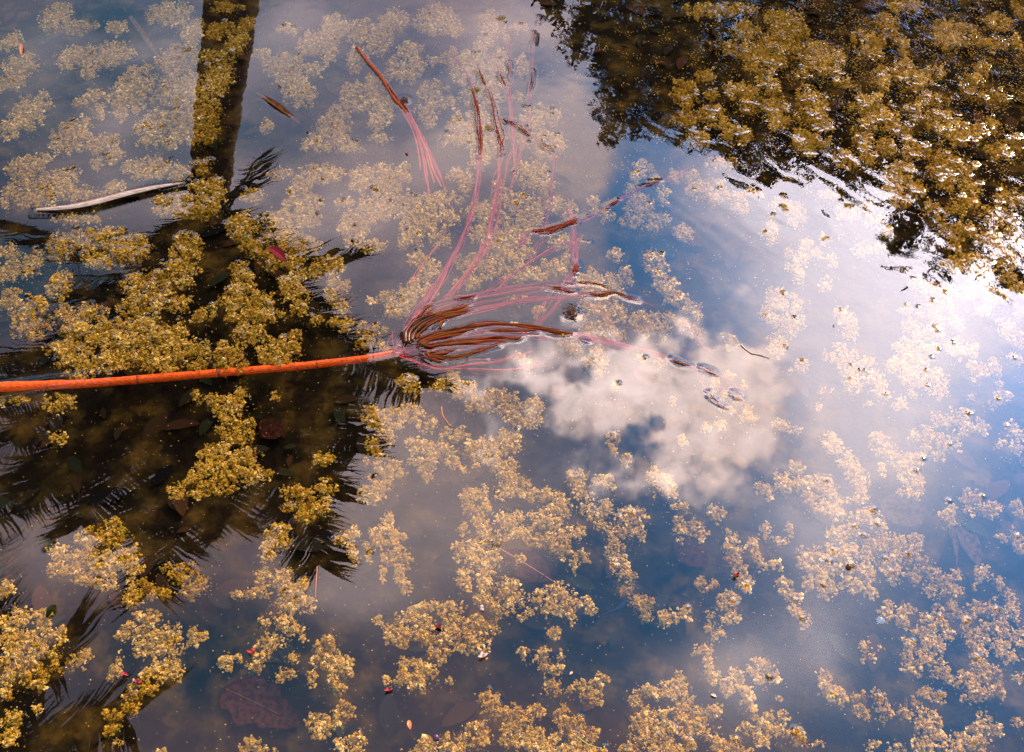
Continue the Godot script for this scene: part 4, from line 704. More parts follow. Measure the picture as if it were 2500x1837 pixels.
func build_palm(which: int) -> void:
	var d: Array = PALMS[which]
	var base := Vector3(d[0][0], d[0][1], d[0][2])
	var head := Vector3(d[1][0], d[1][1], d[1][2])
	var t := thing("palm_tree", base, ["leaning palm with a brown trunk mirrored across the left of the pond", "palm whose frond tips are mirrored in the lower left corner"][which], "palm tree", "palms round the pond")
	var p := PackedVector3Array()
	var r := PackedFloat32Array()
	var rings := 42
	for i in rings + 1:
		var k := float(i) / rings
		for lip in 2:
			p.append((head - base) * (k + lip * 0.010) - Vector3(0, 0.1 * (1.0 - k), 0))
			r.append(lerpf(d[2], d[3], k) * (1.0 + (0.035 if lip == 0 else -0.02)))
	part("trunk", tube(p, r, 20, 1.0, 0.012), M.palm_bark, t)
	for f in d[4]:
		var tip := Vector3(f[0], f[1], f[2])
		var L := (tip - head).length()
		var out := tip - head
		out.y = 0.0
		out = out.normalized()
		var start := head + out * 0.05 + Vector3(0, 0.02, 0)
		var q := smooth_path(PackedVector3Array([start, head.lerp(tip, 0.3) + Vector3(0, 0.13 * L, 0), head.lerp(tip, 0.68) + Vector3(0, 0.12 * L, 0), tip]), 9)
		var rr := PackedFloat32Array()
		for i in q.size():
			q[i] -= base
			rr.append(lerpf(0.022, 0.003, float(i) / q.size()))
		var stem := part("frond", tube(q, rr, 6), M.rachis, t)
		var v := PackedVector3Array()
		var idx := PackedInt32Array()
		var pairs := int(L / 0.019)
		for i in pairs:
			var k := 0.12 + 0.88 * i / float(pairs - 1)
			var g := k * (q.size() - 1)
			var a := mini(int(g), q.size() - 2)
			var o := q[a].lerp(q[a + 1], g - a)
			var fwd := (q[a + 1] - q[a]).normalized()
			var side := fwd.cross(Vector3.UP).normalized()
			var up := side.cross(fwd)
			var l: float = f[3] * (0.6 + 0.75 * sin(PI * clampf(k * 0.85 + 0.05, 0.0, 1.0))) * rng.randf_range(0.8, 1.12)
			for s in [-1.0, 1.0]:
				var dir: Vector3 = (side * s * (1.0 - 0.35 * k) + fwd * (0.4 + 0.4 * k) + up * rng.randf_range(0.05, 0.45)).normalized()
				var across := fwd * 0.5 + up * 0.5
				across = (across - dir * across.dot(dir)).normalized() * 0.0062
				var m1 := o + dir * l * 0.45 + Vector3(0, -0.004, 0)
				var e1 := o + dir * l + Vector3(0, -0.14 * l, 0) + Vector3(rng.randf_range(-1, 1), rng.randf_range(-1, 1), rng.randf_range(-1, 1)) * 0.012
				var c := v.size()
				v.append_array([o - across * 0.5, o + across * 0.5, m1 - across, m1 + across, m1 + up * 0.003, e1])
				idx.append_array([c, c + 1, c + 4, c, c + 4, c + 2, c + 1, c + 3, c + 4, c + 2, c + 4, c + 5, c + 4, c + 3, c + 5])
		var fringe := part("leaflet_fringe", arrays(v, PackedVector3Array(), idx), M.frond, stem)
		fringe.set_meta("kind", "stuff")


# ---------------------------------------------------------------- floating weed
func floc(seed_: int) -> ArrayMesh:
	# a crumb of floating weed: a few small lumps grown together, about 1 unit in radius
	var g := RandomNumberGenerator.new()
	g.seed = seed_
	var v := PackedVector3Array()
	var idx := PackedInt32Array()
	for k in 6:
		var o := Vector3(g.randf_range(-0.75, 0.75), g.randf_range(-0.35, 0.35), g.randf_range(-0.75, 0.75)) * (0.0 if k == 0 else 1.0)
		var s := g.randf_range(0.35, 0.6)
		var bas := Basis(Vector3(g.randfn(), g.randfn(), g.randfn()).normalized(), g.randf() * TAU)
		var c := v.size()
		for d in [Vector3.RIGHT, Vector3.LEFT, Vector3.UP, Vector3.DOWN, Vector3.BACK, Vector3.FORWARD]:
			v.append(o + bas * (d * s * g.randf_range(0.7, 1.3)))
		for f in [[0, 2, 4], [4, 2, 1], [1, 2, 5], [5, 2, 0], [4, 3, 0], [1, 3, 4], [5, 3, 1], [0, 3, 5]]:
			idx.append_array([c + f[0], c + f[2], c + f[1]])
	return arrays(v, PackedVector3Array(), idx)


func proud_share(x: float, z: float) -> float:
	# how much of the weed stands clear of the water: most under the tree where ripples pile it up, and in the raft by the palm's image
	return 0.085 + 0.275 * exp(-(pow((x - 0.85) / 0.5, 2.0) + pow((z + 1.95) / 0.35, 2.0))) + 0.22 * exp(-(pow((x + 0.6) / 0.25, 2.0) + pow((z + 1.35) / 0.35, 2.0)))


func weed_crumbs(cx: float, cz: float, a: float, b: float, out: Array, loose := true) -> void:
	var n := int(PI * a * b / 2.1e-6)
	for i in n:
		var r := sqrt(rng.randf()) * 1.25
		var ang := rng.randf() * TAU
		var x := cx + cos(ang) * r * a
		var z := cz + sin(ang) * r * b
		var c := coarse.get_noise_2d(x, z)
		var f := fine.get_noise_2d(x, z)
		var m := (1.0 - r) * 0.85 + 1.12 * c + 0.9 * f + 0.03
		if m < 0.10:
			# loose crumbs sinking away round the edge of a raft
			if loose and rng.randf() < 0.16 * (1.0 + m) and m > -0.9:
				out.append([x + rng.randfn() * 0.006, -0.008 - 0.03 * rng.randf(), z + rng.randfn() * 0.006, rng.randf_range(0.0005, 0.0011), 0.0])
			continue
		var size := lerpf(0.0007, 0.0027, pow(rng.randf(), 2.2)) * (0.8 + 0.45 * minf(m, 1.0))
		var y := -0.0072 - 0.010 * rng.randf() * rng.randf() + 0.0035 * minf(m, 1.0) + 0.003 * f
		var ps := patch.get_noise_2d(x, z) * 0.5 + 0.5
		if m > 0.25 and (ps + 0.08 * rng.randf_range(-1, 1) < proud_share(x, z) * 1.2 or rng.randf() < 0.0012):
			y = rng.randf_range(-0.0005, 0.0022)
		out.append([x, y, z, size, m])
		if m > 0.3 and rng.randf() < 0.3:
			out.append([x + rng.randfn() * 0.002, minf(y, -0.004) - 0.005, z + rng.randfn() * 0.002, size * 1.9, m])


func weed_tone(e: Array) -> Color:
	# straw, gold, olive and brown crumbs; which of them prevails changes from raft to raft
	var drift := 0.22 * patch.get_noise_2d(e[0] * 0.35 + 4.0, e[2] * 0.35)
	var t := clampf(rng.randf() + drift, 0.0, 1.0)
	var k := 0.80 + 0.36 * rng.randf()
	var c: Color
	if t < 0.14:
		c = Color(0.66, 0.45, 0.12)
	elif t < 0.62:
		c = Color(0.43, 0.24, 0.022)
	elif t < 0.84:
		c = Color(0.29, 0.165, 0.008)
	elif t < 0.92:
		c = Color(0.20, 0.165, 0.014)
	else:
		c = Color(0.14, 0.055, 0.007)
	return c * k


func raise_water(x: float, z: float, up: float, reach: float) -> void:
	# the skin of water climbs the side of whatever breaks the surface
	var px := (x - PATCH.position.x) / PATCH.size.x * TEX_W
	var pz := (z - PATCH.position.y) / PATCH.size.y * TEX_H
	var k := reach / PATCH.size.x * TEX_W
	var w := int(ceil(k * 2.2))
	for j in range(maxi(int(pz) - w, 2), mini(int(pz) + w + 1, TEX_H - 2)):
		for i in range(maxi(int(px) - w, 2), mini(int(px) + w + 1, TEX_W - 2)):
			var dx := (i + 0.5 - px) / k
			var dz := (j + 0.5 - pz) / k
			var q := dx * dx + dz * dz
			if q < 4.8:
				var h := up * exp(-q)
				var at := j * TEX_W + i
				if h > heights[at]:
					heights[at] = h


func crumb_place(e: Array) -> Transform3D:
	var bas := Basis(Vector3.UP, rng.randf() * TAU) * Basis(Vector3.RIGHT, rng.randf_range(-0.6, 0.6))
	return Transform3D(bas.scaled(Vector3(e[3], e[3] * rng.randf_range(0.6, 1.0), e[3])), Vector3(e[0], e[1], e[2]))


func build_weed() -> void:
	var variants := []
	for k in 5:
		variants.append(floc(100 + k))
	var crumbs := []
	for i in range(0, WEED.size(), 4):
		weed_crumbs(WEED[i] * 0.001, WEED[i + 1] * 0.001, WEED[i + 2] * 0.001, WEED[i + 3] * 0.001, crumbs)
	var share := [[], [], [], [], [], []]
	for i in crumbs.size():
		share[5 if crumbs[i][1] > -0.001 else i % 5].append(crumbs[i])
		if crumbs[i][1] > -0.001:
			raise_water(crumbs[i][0], crumbs[i][2], 0.48, 0.0030)
	var share_loose: Array = share[0]
	for i in 5200:
		# thin scum that the ripples have pushed together under the tree
		var q := Vector2(0.95 + rng.randfn() * 0.36, -1.98 + rng.randfn() * 0.24)
		if coarse.get_noise_2d(q.x * 1.4, q.y * 1.4) > -0.05:
			for n in 5:
				share_loose.append([q.x + rng.randfn() * 0.006, -0.004 - 0.01 * rng.randf(), q.y + rng.randfn() * 0.006, rng.randf_range(0.0008, 0.0017), 0.0])
	for i in 9000:
		# specks adrift in the water between the rafts
		share_loose.append([rng.randf_range(-1.25, 1.25), -0.003 - 0.05 * rng.randf(), rng.randf_range(-2.4, -0.5), rng.randf_range(0.0004, 0.0010), 0.0])
	var root := Node3D.new()
	root.name = "floating_weed"
	tag(root, "crumbly golden brown weed drifting in patches over the whole pond", "pond weed", "", "stuff")
	add_child(root)
	for k in 6:
		var mm := MultiMesh.new()
		mm.transform_format = MultiMesh.TRANSFORM_3D
		mm.use_colors = true
		mm.mesh = variants[k % 5]
		mm.instance_count = share[k].size()
		for i in share[k].size():
			mm.set_instance_transform(i, crumb_place(share[k][i]))
			mm.set_instance_color(i, weed_tone(share[k][i]))
		var o := MultiMeshInstance3D.new()
		o.name = "weed_crumbs"
		o.multimesh = mm
		o.material_override = M.weed_wet if k == 5 else M.weed
		o.set_meta("kind", "stuff")
		root.add_child(o, true)
	print("crumbs ", crumbs.size())
	for isle in ISLANDS:
		var mine := []
		var d: Array = isle[1]
		for i in range(0, d.size(), 4):
			weed_crumbs(d[i] * 0.001, d[i + 1] * 0.001, d[i + 2] * 0.001, d[i + 3] * 0.001, mine, false)
		var mid := Vector3.ZERO
		for e in mine:
			mid += Vector3(e[0], 0, e[2])
		mid /= maxf(mine.size(), 1)
		var v := PackedVector3Array()
		var idx := PackedInt32Array()
		var col := PackedColorArray()
		for n in mine.size():
			var e: Array = mine[n]
			if e[1] > -0.001:
				raise_water(e[0], e[2], 0.55, 0.0030)
			var src: Array = variants[n % 5].surface_get_arrays(0)
			var sv: PackedVector3Array = src[Mesh.ARRAY_VERTEX]
			var si: PackedInt32Array = src[Mesh.ARRAY_INDEX]
			var at := crumb_place(e)
			at.origin -= mid
			var tone := weed_tone(e)
			var c := v.size()
			v.append_array(at * sv)
			for q in si:
				idx.append(c + q)
			for q in sv.size():
				col.append(tone)
		var o := part("weed_clump", arrays(v, PackedVector3Array(), idx, col), M.weed, self)
		o.position = mid
		tag(o, isle[0], "weed clump", "weed clumps floating apart")


# ---------------------------------------------------------------- the red stalk and its strands
func path_of(a: Array, from: Vector3) -> PackedVector3Array:
	var p := PackedVector3Array()
	for i in range(0, a.size(), 3):
		p.append(Vector3(a[i], a[i + 1], a[i + 2]) * 0.001 - from)
	return p


func shade_of(marks: Array, at: float) -> float:
	# painted-in shade: how far a strand turns brown above water, between the points marked 1
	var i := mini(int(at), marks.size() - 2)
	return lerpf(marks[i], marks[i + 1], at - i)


func strand_part(s: Array, from: Vector3, parent: Node, stray := 0.0012, shade := 1.0) -> void:
	var raw := path_of(s[1], from)
	for i in raw.size():
		raw[i] += Vector3(rng.randf_range(-1, 1), rng.randf_range(-0.3, 0.3), rng.randf_range(-1, 1)) * stray
	var p := smooth_path(raw, 6)
	var r := PackedFloat32Array()
	for i in p.size():
		var k := float(i) / (p.size() - 1)
		r.append(s[0] * 0.001 * (1.0 - 0.5 * k * k) * (0.65 + 0.75 * rng.randf()))
		if p[i].y + from.y > -0.0012 and i > 0:
			for j in 4:
				var w := p[i - 1].lerp(p[i], (j + 1) / 4.0) + from
				raise_water(w.x, w.z, 0.32, 0.0046)
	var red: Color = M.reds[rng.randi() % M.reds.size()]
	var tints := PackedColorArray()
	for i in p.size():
		var shade_mix := shade * clampf(shade_of(s[2], i / 6.0) * 1.3 + 0.9 * fine.get_noise_2d(i * 0.004, parent.get_child_count()), 0.0, 1.0)
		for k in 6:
			tints.append(red.lerp(Color(0.15, 0.05, 0.010), shade_mix))  # red mixed towards brown to stand in for shade above the waterline
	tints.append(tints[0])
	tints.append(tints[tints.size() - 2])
	var a := tube(p, r, 6, 0.85).surface_get_arrays(0)
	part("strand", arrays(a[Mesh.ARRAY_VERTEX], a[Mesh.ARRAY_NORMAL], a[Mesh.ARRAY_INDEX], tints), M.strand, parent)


func build_stalk() -> void:
	var from := path_of(STALK, Vector3.ZERO)[10]
	var t := thing("red_palm_stalk", from, "orange red stalk with a fan of wet red strands, floating across the pond", "plant stalk")
	var p := smooth_path(path_of(STALK, from), 8)
	var r := PackedFloat32Array()
	for i in p.size():
		var k := float(i) / (p.size() - 1)
		r.append(lerpf(0.0090, 0.0056, k) * (1.0 + 0.05 * rng.randf_range(-1, 1)))
		if absf(p[i].y + from.y) < 0.012:
			raise_water(p[i].x + from.x, p[i].z + from.z - 0.008, 0.8, 0.007)
			raise_water(p[i].x + from.x, p[i].z + from.z + 0.008, 0.8, 0.007)
	part("stem", tube(p, r, 14, 0.95), M.stalk, t)
	var scar := mat(0.16, 0.02, 0.004, 0.5)
	for i in [37, 52, 58, 66, 73]:
		# ridged scars of fallen bracts
		var ring := PackedVector3Array([p[i], p[i].lerp(p[i + 1], 0.10), p[i].lerp(p[i + 1], 0.16)])
		part("bract_scar", tube(ring, PackedFloat32Array([r[i] * 0.98, r[i] * 1.10, r[i] * 0.98]), 14, 0.95, 0.04), scar, t)
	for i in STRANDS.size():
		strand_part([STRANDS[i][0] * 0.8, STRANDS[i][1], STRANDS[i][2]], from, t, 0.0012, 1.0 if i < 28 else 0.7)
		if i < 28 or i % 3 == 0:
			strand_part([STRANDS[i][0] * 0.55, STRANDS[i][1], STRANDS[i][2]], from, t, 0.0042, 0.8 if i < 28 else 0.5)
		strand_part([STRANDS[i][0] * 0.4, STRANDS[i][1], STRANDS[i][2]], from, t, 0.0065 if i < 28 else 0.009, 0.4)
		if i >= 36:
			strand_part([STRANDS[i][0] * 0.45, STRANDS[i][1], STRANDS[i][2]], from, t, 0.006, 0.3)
	# wet brown sheath at the root of the fan
	for s in [[3.0, 0], [2.4, 1], [2.0, 2], [1.8, 12], [1.5, 16]]:
		var q: Array = STRANDS[s[1]][1].slice(0, 12)
		var raw := path_of(q, from)
		for i in raw.size():
			raw[i].y = 0.0035 - from.y
		var sp := smooth_path(raw, 5)
		var rr := PackedFloat32Array()
		for i in sp.size():
			rr.append(s[0] * 0.001 * (1.0 - 0.75 * i / (sp.size() - 1.0)))
		part("sheath", tube(sp, rr, 7, 0.6, 0.1), M.husk_brown, t)


func build_far_strands() -> void:
	var from := path_of(FAR_STRANDS[0][1], Vector3.ZERO)[5]
	var t := thing("red_strand_bundle", from, "thick crimson strand bundle floating alone above the fan of strands", "plant strands")
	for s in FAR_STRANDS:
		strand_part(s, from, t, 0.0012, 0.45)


# ---------------------------------------------------------------- small floating and sunken things
func lone_leaf(called: String, key: String, width: float, m: Material, label: String, category: String, curl := 0.03, fold := 0.2, point := 1.0, rib: Material = null, ragged := 0.0) -> Node3D:
	var pts: Array = PLACES[key]
	var a: Vector3 = pts[0]
	var b: Vector3 = pts[pts.size() - 1]
	var t := thing(called, a, label, category)
	along(t, a, b)
	var L := (b - a).length()
	part("blade", leaf_mesh(L, width, 0.0008, curl, fold, point, ragged), m, t)
	if rib:
		var p := PackedVector3Array()
		var r := PackedFloat32Array()
		for i in 9:
			var k := i / 8.0
			p.append(Vector3(L * (k * 1.04 - 0.02), curl * L * sin(PI * k) + 0.0007, 0))
			r.append(lerpf(0.0010, 0.0004, k))
		part("midrib", tube(p, r, 5), rib, t)
	return t


func lone_twig(called: String, key: String, r0: float, r1: float, m: Material, label: String, category: String) -> void:
	var raw := PackedVector3Array(PLACES[key])
	var from := raw[0]
	for i in raw.size():
		raw[i] -= from
	var p := smooth_path(raw, 6)
	var r := PackedFloat32Array()
	for i in p.size():
		r.append(lerpf(r0, r1, float(i) / (p.size() - 1)))
	var o := part(called, tube(p, r, 6, 0.8, 0.1), m, self)
	o.position = from
	tag(o, label, category)


func bud(key: String, size: float, petals: int, m: Material, inner: Material, label: String) -> void:
	size *= 0.95
	var t := thing("fallen_bud", PLACES[key] + Vector3(0, 0.0005, 0), label, "bud", "fallen buds")
	var core := SphereMesh.new()
	core.radius = size * 0.3
	core.height = size * 0.5
	core.radial_segments = 12
	core.rings = 7
	part("core", core, inner, t)
	for k in petals:
		var o := part("petal", leaf_mesh(size * rng.randf_range(0.6, 1.1), size * rng.randf_range(0.35, 0.6), 0.0004, rng.randf_range(0.05, 0.3), rng.randf_range(0.2, 0.7), 1.0, 0.3), m, t)
		o.rotation = Vector3(0, TAU * k / petals + rng.randf_range(-0.9, 0.9), rng.randf_range(0.0, 0.7))
		o.position = Vector3(0, size * 0.05, 0)


func build_small_things() -> void:
	var tan_m := mat(0.11, 0.055, 0.013, 0.6)
	var brown := mat(0.15, 0.055, 0.018, 0.5)
	var dark_red := mat(0.040, 0.013, 0.007, 0.7)
	var rust := mat(0.06, 0.018, 0.008, 0.7)
	var green := mat(0.012, 0.02, 0.005, 0.6)
	var silt := mat(0.06, 0.036, 0.018, 0.8)
	var orange := mat(0.45, 0.14, 0.03, 0.5)
	var rose := mat(0.28, 0.04, 0.045, 0.5)
	var wine := mat(0.13, 0.012, 0.014, 0.5)
	var cream := mat(0.45, 0.34, 0.27, 0.5)
	var plum := mat(0.05, 0.02, 0.06, 0.25)
	var ink := mat(0.008, 0.01, 0.02, 0.3)
	var lime := mat(0.22, 0.24, 0.05, 0.5)
	for m in [ink, rose, wine]:
		m.metallic_specular = 0.12
	for m in [tan_m, brown, dark_red, rust, green, silt]:
		m.metallic_specular = 0.08
		m.albedo_texture = M.mottle
		m.uv1_triplanar = true
		m.uv1_scale = Vector3.ONE * 9.0
	# white glossy leaf blade, floating, its rim pink
	var pts := smooth_path(PackedVector3Array(PLACES["white_blade"]), 6)
	var from: Vector3 = pts[0]
	var t := thing("white_leaf_blade", from, "slim glossy white leaf blade floating beside the palm trunk's reflection", "leaf blade")
	for layer in 2:
		var v := PackedVector3Array()
		var nn := PackedVector3Array()
		var idx := PackedInt32Array()
		for i in pts.size():
			var k := float(i) / (pts.size() - 1)
			var dir := (pts[mini(i + 1, pts.size() - 1)] - pts[maxi(i - 1, 0)]).normalized()
			var side := dir.cross(Vector3.UP).normalized()
			var half := 0.0066 * pow(sin(PI * clampf(0.06 + 0.94 * k, 0.0, 1.0)), 0.7) * (1.0 if layer == 0 else 1.25)
			for j in 7:
				var s := (j - 3) / 3.0
				var arch := (1.0 - s * s) * half * 0.55
				v.append(pts[i] - from + side * s * half + Vector3(0, arch - (0.0012 if layer == 1 else 0.0), 0) + (side * -half * 0.25 if layer == 1 else Vector3.ZERO))
				nn.append((Vector3.UP + side * s * 1.0).normalized())
		for i in pts.size() - 1:
			for j in 6:
				var a := i * 7 + j
				idx.append_array([a, a + 7, a + 1, a + 1, a + 7, a + 8])
		part(["blade", "rim"][layer], arrays(v, nn, idx), [M.white_leaf, M.pink_edge][layer], t)
	for q in pts:
		for s in [-0.009, 0.009]:
			raise_water(q.x, q.z + s, 0.8, 0.007)
	lone_leaf("sunken_strip", "tan_strip", 0.012, tan_m, "thin tan leaf strip under water near the top left edge", "leaf strip", 0.02, 0.1)
	lone_leaf("brown_husk", "husk", 0.011, brown, "thin pointed brown husk right of the mirrored palm trunk", "husk", 0.03, 0.5)
	lone_leaf("orange_fleck", "orange_fleck", 0.006, orange, "tiny orange fleck by the left edge near the green sunken leaf", "leaf fleck", 0.03, 0.3)
	lone_leaf("sunken_leaf", "green_leaf", 0.07, green, "dim round green leaf on the bed at the upper left", "leaf")
	lone_leaf("sunken_leaf", "purple_leaf", 0.06, dark_red, "dark purple red leaf on the bed right of the crimson strand bundle", "leaf")
	lone_leaf("sunken_leaf", "triangle_leaf", 0.075, dark_red, "triangular red brown leaf with a pale midrib under the lower left water", "leaf", 0.02, 0.1, 0.7, tan_m, 0.35)
	lone_leaf("sunken_leaf", "torn_leaf", 0.05, dark_red, "torn brown leaf with an orange midrib below the central weed column", "leaf", 0.02, 0.1, 1.2, orange, 0.2)
	lone_leaf("sunken_leaf", "red_leaf", 0.034, rust, "reddish pointed leaf on the bed beside the caterpillar shaped clump", "leaf")
	lone_leaf("sunken_leaf", "oval_leaf", 0.065, silt, "pale tan oval leaf under clear blue water at the right", "leaf", 0.03, 0.15, 1.0, tan_m)
	lone_leaf("sunken_leaf", "stalk_leaf", 0.009, silt, "narrow upright tan stalk under water at the right", "leaf stalk", 0.01, 0.2, 0.6)
	lone_leaf("sunken_leaf", "long_leaf", 0.03, silt, "long faint leaf lying beside the narrow tan stalk under water", "leaf", 0.01, 0.1)
	lone_leaf("sunken_leaf", "round_leaf", 0.06, dark_red, "dark round maroon leaf in the deep blue water below the bright cloud", "leaf")
	lone_leaf("sunken_leaf", "brown_leaf", 0.05, dark_red, "dark red leaf on the bed within the palm crown's reflection", "leaf")
	lone_leaf("sunken_leaf", "pale_leaf", 0.022, silt, "pale slim leaf just below the fan of red strands", "leaf")
	lone_leaf("rosy_leaf", "rosy_leaf", 0.018, wine, "crumpled rosy leaf lodged in weed right of the palm crown's reflection", "leaf", 0.12, 0.6, 1.0, rose, 0.2)
	lone_twig("orange_twig", "orange_twig", 0.0006, 0.0003, orange, "hair thin upright orange twig at the lower left", "twig")
	lone_twig("bent_twig", "bent_twig", 0.0008, 0.0006, orange, "short bent orange twig beside the pale slim leaf", "twig")
	lone_twig("pale_twig", "pale_twig", 0.0011, 0.0006, cream, "pale crooked twig on the cloud reflection right of the strand tips", "twig")
	lone_twig("grey_twig", "grey_twig", 0.0009, 0.0006, tan_m, "thin straight twig sticking out of the weed near the top centre", "twig")
	lone_twig("grass_blade", "green_blade", 0.0009, 0.0005, lime, "yellow green grass sliver lying on weed at the lower edge", "grass blade")
	lone_twig("tadpole", "tadpole", 0.0055, 0.0008, ink, "small dark tadpole with a curved tail beside a square weed clump", "tadpole")
	lone_twig("water_insect", "water_insect", 0.0015, 0.0006, ink, "tiny dark insect on the white water below the mirrored tree", "insect")
	bud("bud_a", 0.008, 3, cream, wine, "open red and white bud in water below the largest weed raft")
	bud("bud_b", 0.008, 2, rose, wine, "red bud touching the lower tip of the weed under the largest raft")
	bud("bud_c", 0.007, 2, wine, wine, "dark wine red bud on the largest weed raft")
	bud("bud_d", 0.008, 2, rose, rose, "pink bud between small weed tufts at the lower left")
	bud("bud_e", 0.009, 2, rose, wine, "left of two pink buds at the tip of the olive clump")
	bud("bud_f", 0.008, 2, rose, wine, "right of two pink buds at the tip of the olive clump")
	bud("bud_g", 0.007, 1, rose, wine, "round red bud beside the crimson strand bundle")
	bud("bud_i", 0.004, 1, rose, wine, "tiny pink bud on the white haze at the right")
	bud("bud_j", 0.008, 2, wine, wine, "dark red bud in the weed below the dark maroon leaf")
	bud("petal", 0.007, 3, cream, cream, "white petal cluster at the upper edge of the largest weed raft")
	for f in [["fleck_a", "tiny white fleck in dark water left of the compact clump", cream, 0.005], ["fleck_b", "small white curl between weed rafts at the lower right", cream, 0.007], ["orange_b", "small orange leaf fleck in dark water near the lower edge", orange, 0.012], ["leafbit", "dark olive leaf scrap standing over the shaded left clump", green, 0.02]]:
		var o := part("leaf_fleck", leaf_mesh(f[3], f[3] * 0.4, 0.0006, 0.12, 0.3), f[2], self)
		o.position = PLACES[f[0]] + Vector3(0, 0.001, 0)
		o.rotation.y = rng.randf() * TAU
		tag(o, f[1], "fleck")
	for f in [["berry", "shiny purple berry in the weed at the lower edge", plum, 0.0042], ["seed", "small dark seed on the brightest weed raft", mat(0.04, 0.014, 0.006, 0.3), 0.004]]:
		var o := part("fallen_seed", pebble(f[3]), f[2], self)
		o.position = PLACES[f[0]] + Vector3(0, 0.001, 0)
		tag(o, f[1], "seed")
	for f in [["dark_blob", "wet brown weed knot standing out of the water right of the strand fan", 0.014], ["blob_b", "wet brown curl clinging to the crimson strand bundle", 0.010]]:
		var st := SurfaceTool.new()
		for k in 60:
			var at: Vector3 = Vector3(rng.randfn() * 0.3, absf(rng.randfn()) * 0.16, rng.randfn() * 0.5) * f[2]
			st.append_from(floc(300 + k % 4), 0, Transform3D(Basis(Vector3.UP, rng.randf() * TAU).scaled(Vector3.ONE * f[2] * rng.randf_range(0.12, 0.24)), at))
		st.generate_normals()
		var o := part("wet_knot", st.commit(), M.husk_brown, self)
		o.position = PLACES[f[0]]
		tag(o, f[1], "weed knot")
		raise_water(o.position.x, o.position.z, 1.0, f[2] * 1.1)
	# an air bubble: a thin clear dome
	var dome := SphereMesh.new()
	dome.radius = 0.0055
	dome.height = 0.0055
	dome.is_hemisphere = true
	dome.radial_segments = 24
	dome.rings = 10
	var film := StandardMaterial3D.new()
	film.transparency = BaseMaterial3D.TRANSPARENCY_ALPHA
	film.albedo_color = Color(1, 1, 1, 0.03)
	film.roughness = 0.02
	var bub := part("air_bubble", dome, film, self)
	bub.position = PLACES["bubble"] + Vector3(0, 0.0003, 0)
	tag(bub, "round air bubble floating on dark blue water at the lower right", "bubble")


func pebble(r: float) -> ArrayMesh:
	var s := SphereMesh.new()
	s.radius = r
	s.height = r * 2.0
	s.radial_segments = 14
	s.rings = 9
	var st := SurfaceTool.new()
	st.create_from(s, 0)
	var a := st.commit().surface_get_arrays(0)
	var v: PackedVector3Array = a[Mesh.ARRAY_VERTEX]
	for i in v.size():
		v[i] *= 1.0 + 0.25 * coarse.get_noise_3dv(v[i].normalized() * 0.03)
	return arrays(v, a[Mesh.ARRAY_NORMAL], a[Mesh.ARRAY_INDEX])


# ---------------------------------------------------------------- water
func swell(x: float, z: float) -> float:
	# a faint breath everywhere; short ripples running in under the tree
	var m := exp(-(pow((x - 1.0) / 0.55, 2.0) + pow((z + 1.95) / 0.42, 2.0)))
	var q := (x - z) * 0.7071
	var p := (x + z) * 0.7071
	var w := coarse.get_noise_2d(x * 0.12, z * 0.12)
	var r := 0.00030 * sin(q * 150.0 + 5.0 * w + p * 12.0) + 0.00022 * sin(q * 235.0 + p * 40.0 + 7.0 * w + 1.3) + 0.00030 * sin(q * 80.0 - p * 25.0 + 4.0 * w)
	return m * r * (0.6 + 0.8 * coarse.get_noise_2d(x * 0.3 + 7.0, z * 0.3)) + 0.00005 * coarse.get_noise_2d(x * 0.22 + 3.0, z * 0.22)


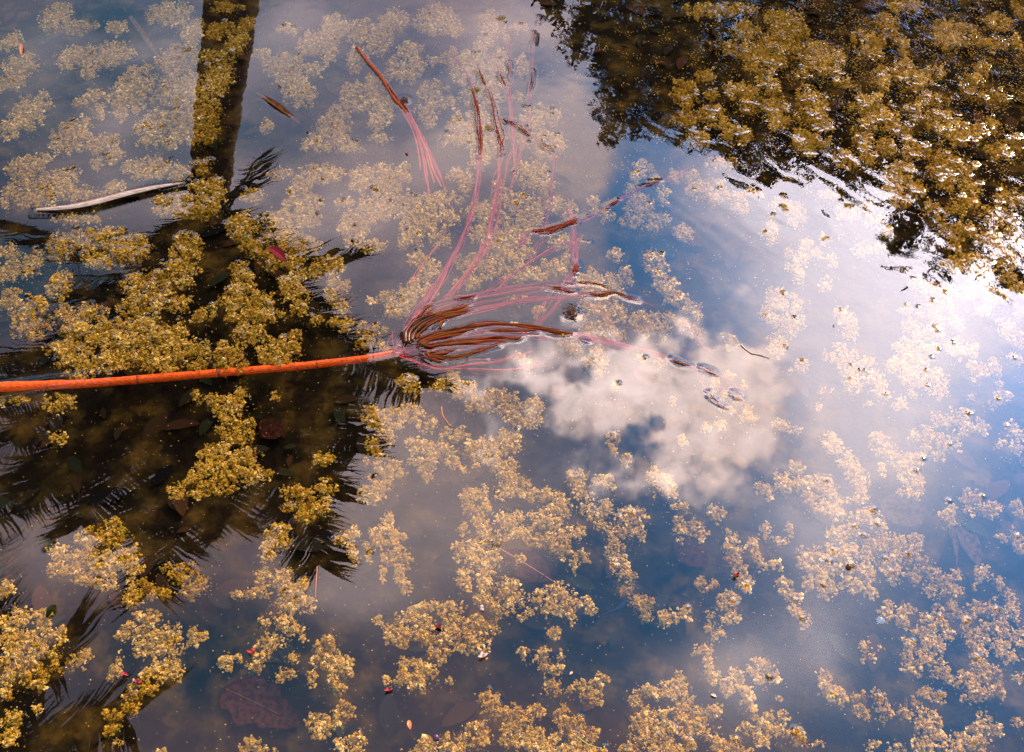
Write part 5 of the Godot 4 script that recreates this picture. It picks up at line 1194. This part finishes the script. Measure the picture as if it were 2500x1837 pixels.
func build_water() -> void:
	var v := PackedVector3Array()
	var nn := PackedVector3Array()
	var uv := PackedVector2Array()
	var idx := PackedInt32Array()
	var step := 0.006
	var nx := int(PATCH.size.x / step)
	var nz := int(PATCH.size.y / step)
	var h := PackedFloat32Array()
	h.resize((nx + 1) * (nz + 1))
	for j in nz + 1:
		for i in nx + 1:
			var edge := clampf(minf(minf(i, nx - i), minf(j, nz - j)) / 14.0, 0.0, 1.0)
			h[j * (nx + 1) + i] = edge * swell(PATCH.position.x + i * step, PATCH.position.y + j * step)
	for j in nz + 1:
		for i in nx + 1:
			var at := j * (nx + 1) + i
			var x := PATCH.position.x + PATCH.size.x * i / nx
			var z := PATCH.position.y + PATCH.size.y * j / nz
			v.append(Vector3(x, h[at], z))
			var gx := (h[at + (1 if i < nx else 0)] - h[at - (1 if i > 0 else 0)]) / (2.0 * step)
			var gz := (h[at + (nx + 1 if j < nz else 0)] - h[at - (nx + 1 if j > 0 else 0)]) / (2.0 * step)
			nn.append(Vector3(-gx, 1, -gz).normalized())
			uv.append(Vector2(float(i) / nx, float(j) / nz))
	for j in nz:
		for i in nx:
			var a := j * (nx + 1) + i
			idx.append_array([a, a + 1, a + nx + 1, a + 1, a + nx + 2, a + nx + 1])
	# the rest of the pond, flat, out to beyond the shore
	var far := Rect2(-3.2, -6.0, 9.0, 6.3)
	var xs := [far.position.x, PATCH.position.x, PATCH.end.x, far.end.x]
	var zs := [far.position.y, PATCH.position.y, PATCH.end.y, far.end.y]
	for j in 3:
		for i in 3:
			if i == 1 and j == 1:
				continue
			var c := v.size()
			for q in [Vector2(xs[i], zs[j]), Vector2(xs[i + 1], zs[j]), Vector2(xs[i + 1], zs[j + 1]), Vector2(xs[i], zs[j + 1])]:
				v.append(Vector3(q.x, 0, q.y))
				nn.append(Vector3.UP)
				uv.append(Vector2(0.0005, 0.0005))
			idx.append_array([c, c + 1, c + 2, c, c + 2, c + 3])
	var a := []
	a.resize(Mesh.ARRAY_MAX)
	a[Mesh.ARRAY_VERTEX] = v
	a[Mesh.ARRAY_NORMAL] = nn
	a[Mesh.ARRAY_TEX_UV] = uv
	a[Mesh.ARRAY_INDEX] = idx
	var mesh := ArrayMesh.new()
	mesh.add_surface_from_arrays(Mesh.PRIMITIVE_TRIANGLES, a)
	var m := StandardMaterial3D.new()
	m.resource_name = "water"
	m.transparency = BaseMaterial3D.TRANSPARENCY_ALPHA
	m.albedo_color = Color(1, 1, 1, 0.0)
	m.roughness = 0.0
	m.texture_repeat = false
	m.heightmap_enabled = true
	m.heightmap_texture = ImageTexture.create_from_image(Image.create_from_data(TEX_W, TEX_H, false, Image.FORMAT_RF, heights.to_byte_array()))
	m.heightmap_scale = 0.1
	var o := part("water", mesh, m, self)
	tag(o, "", "", "", "structure")
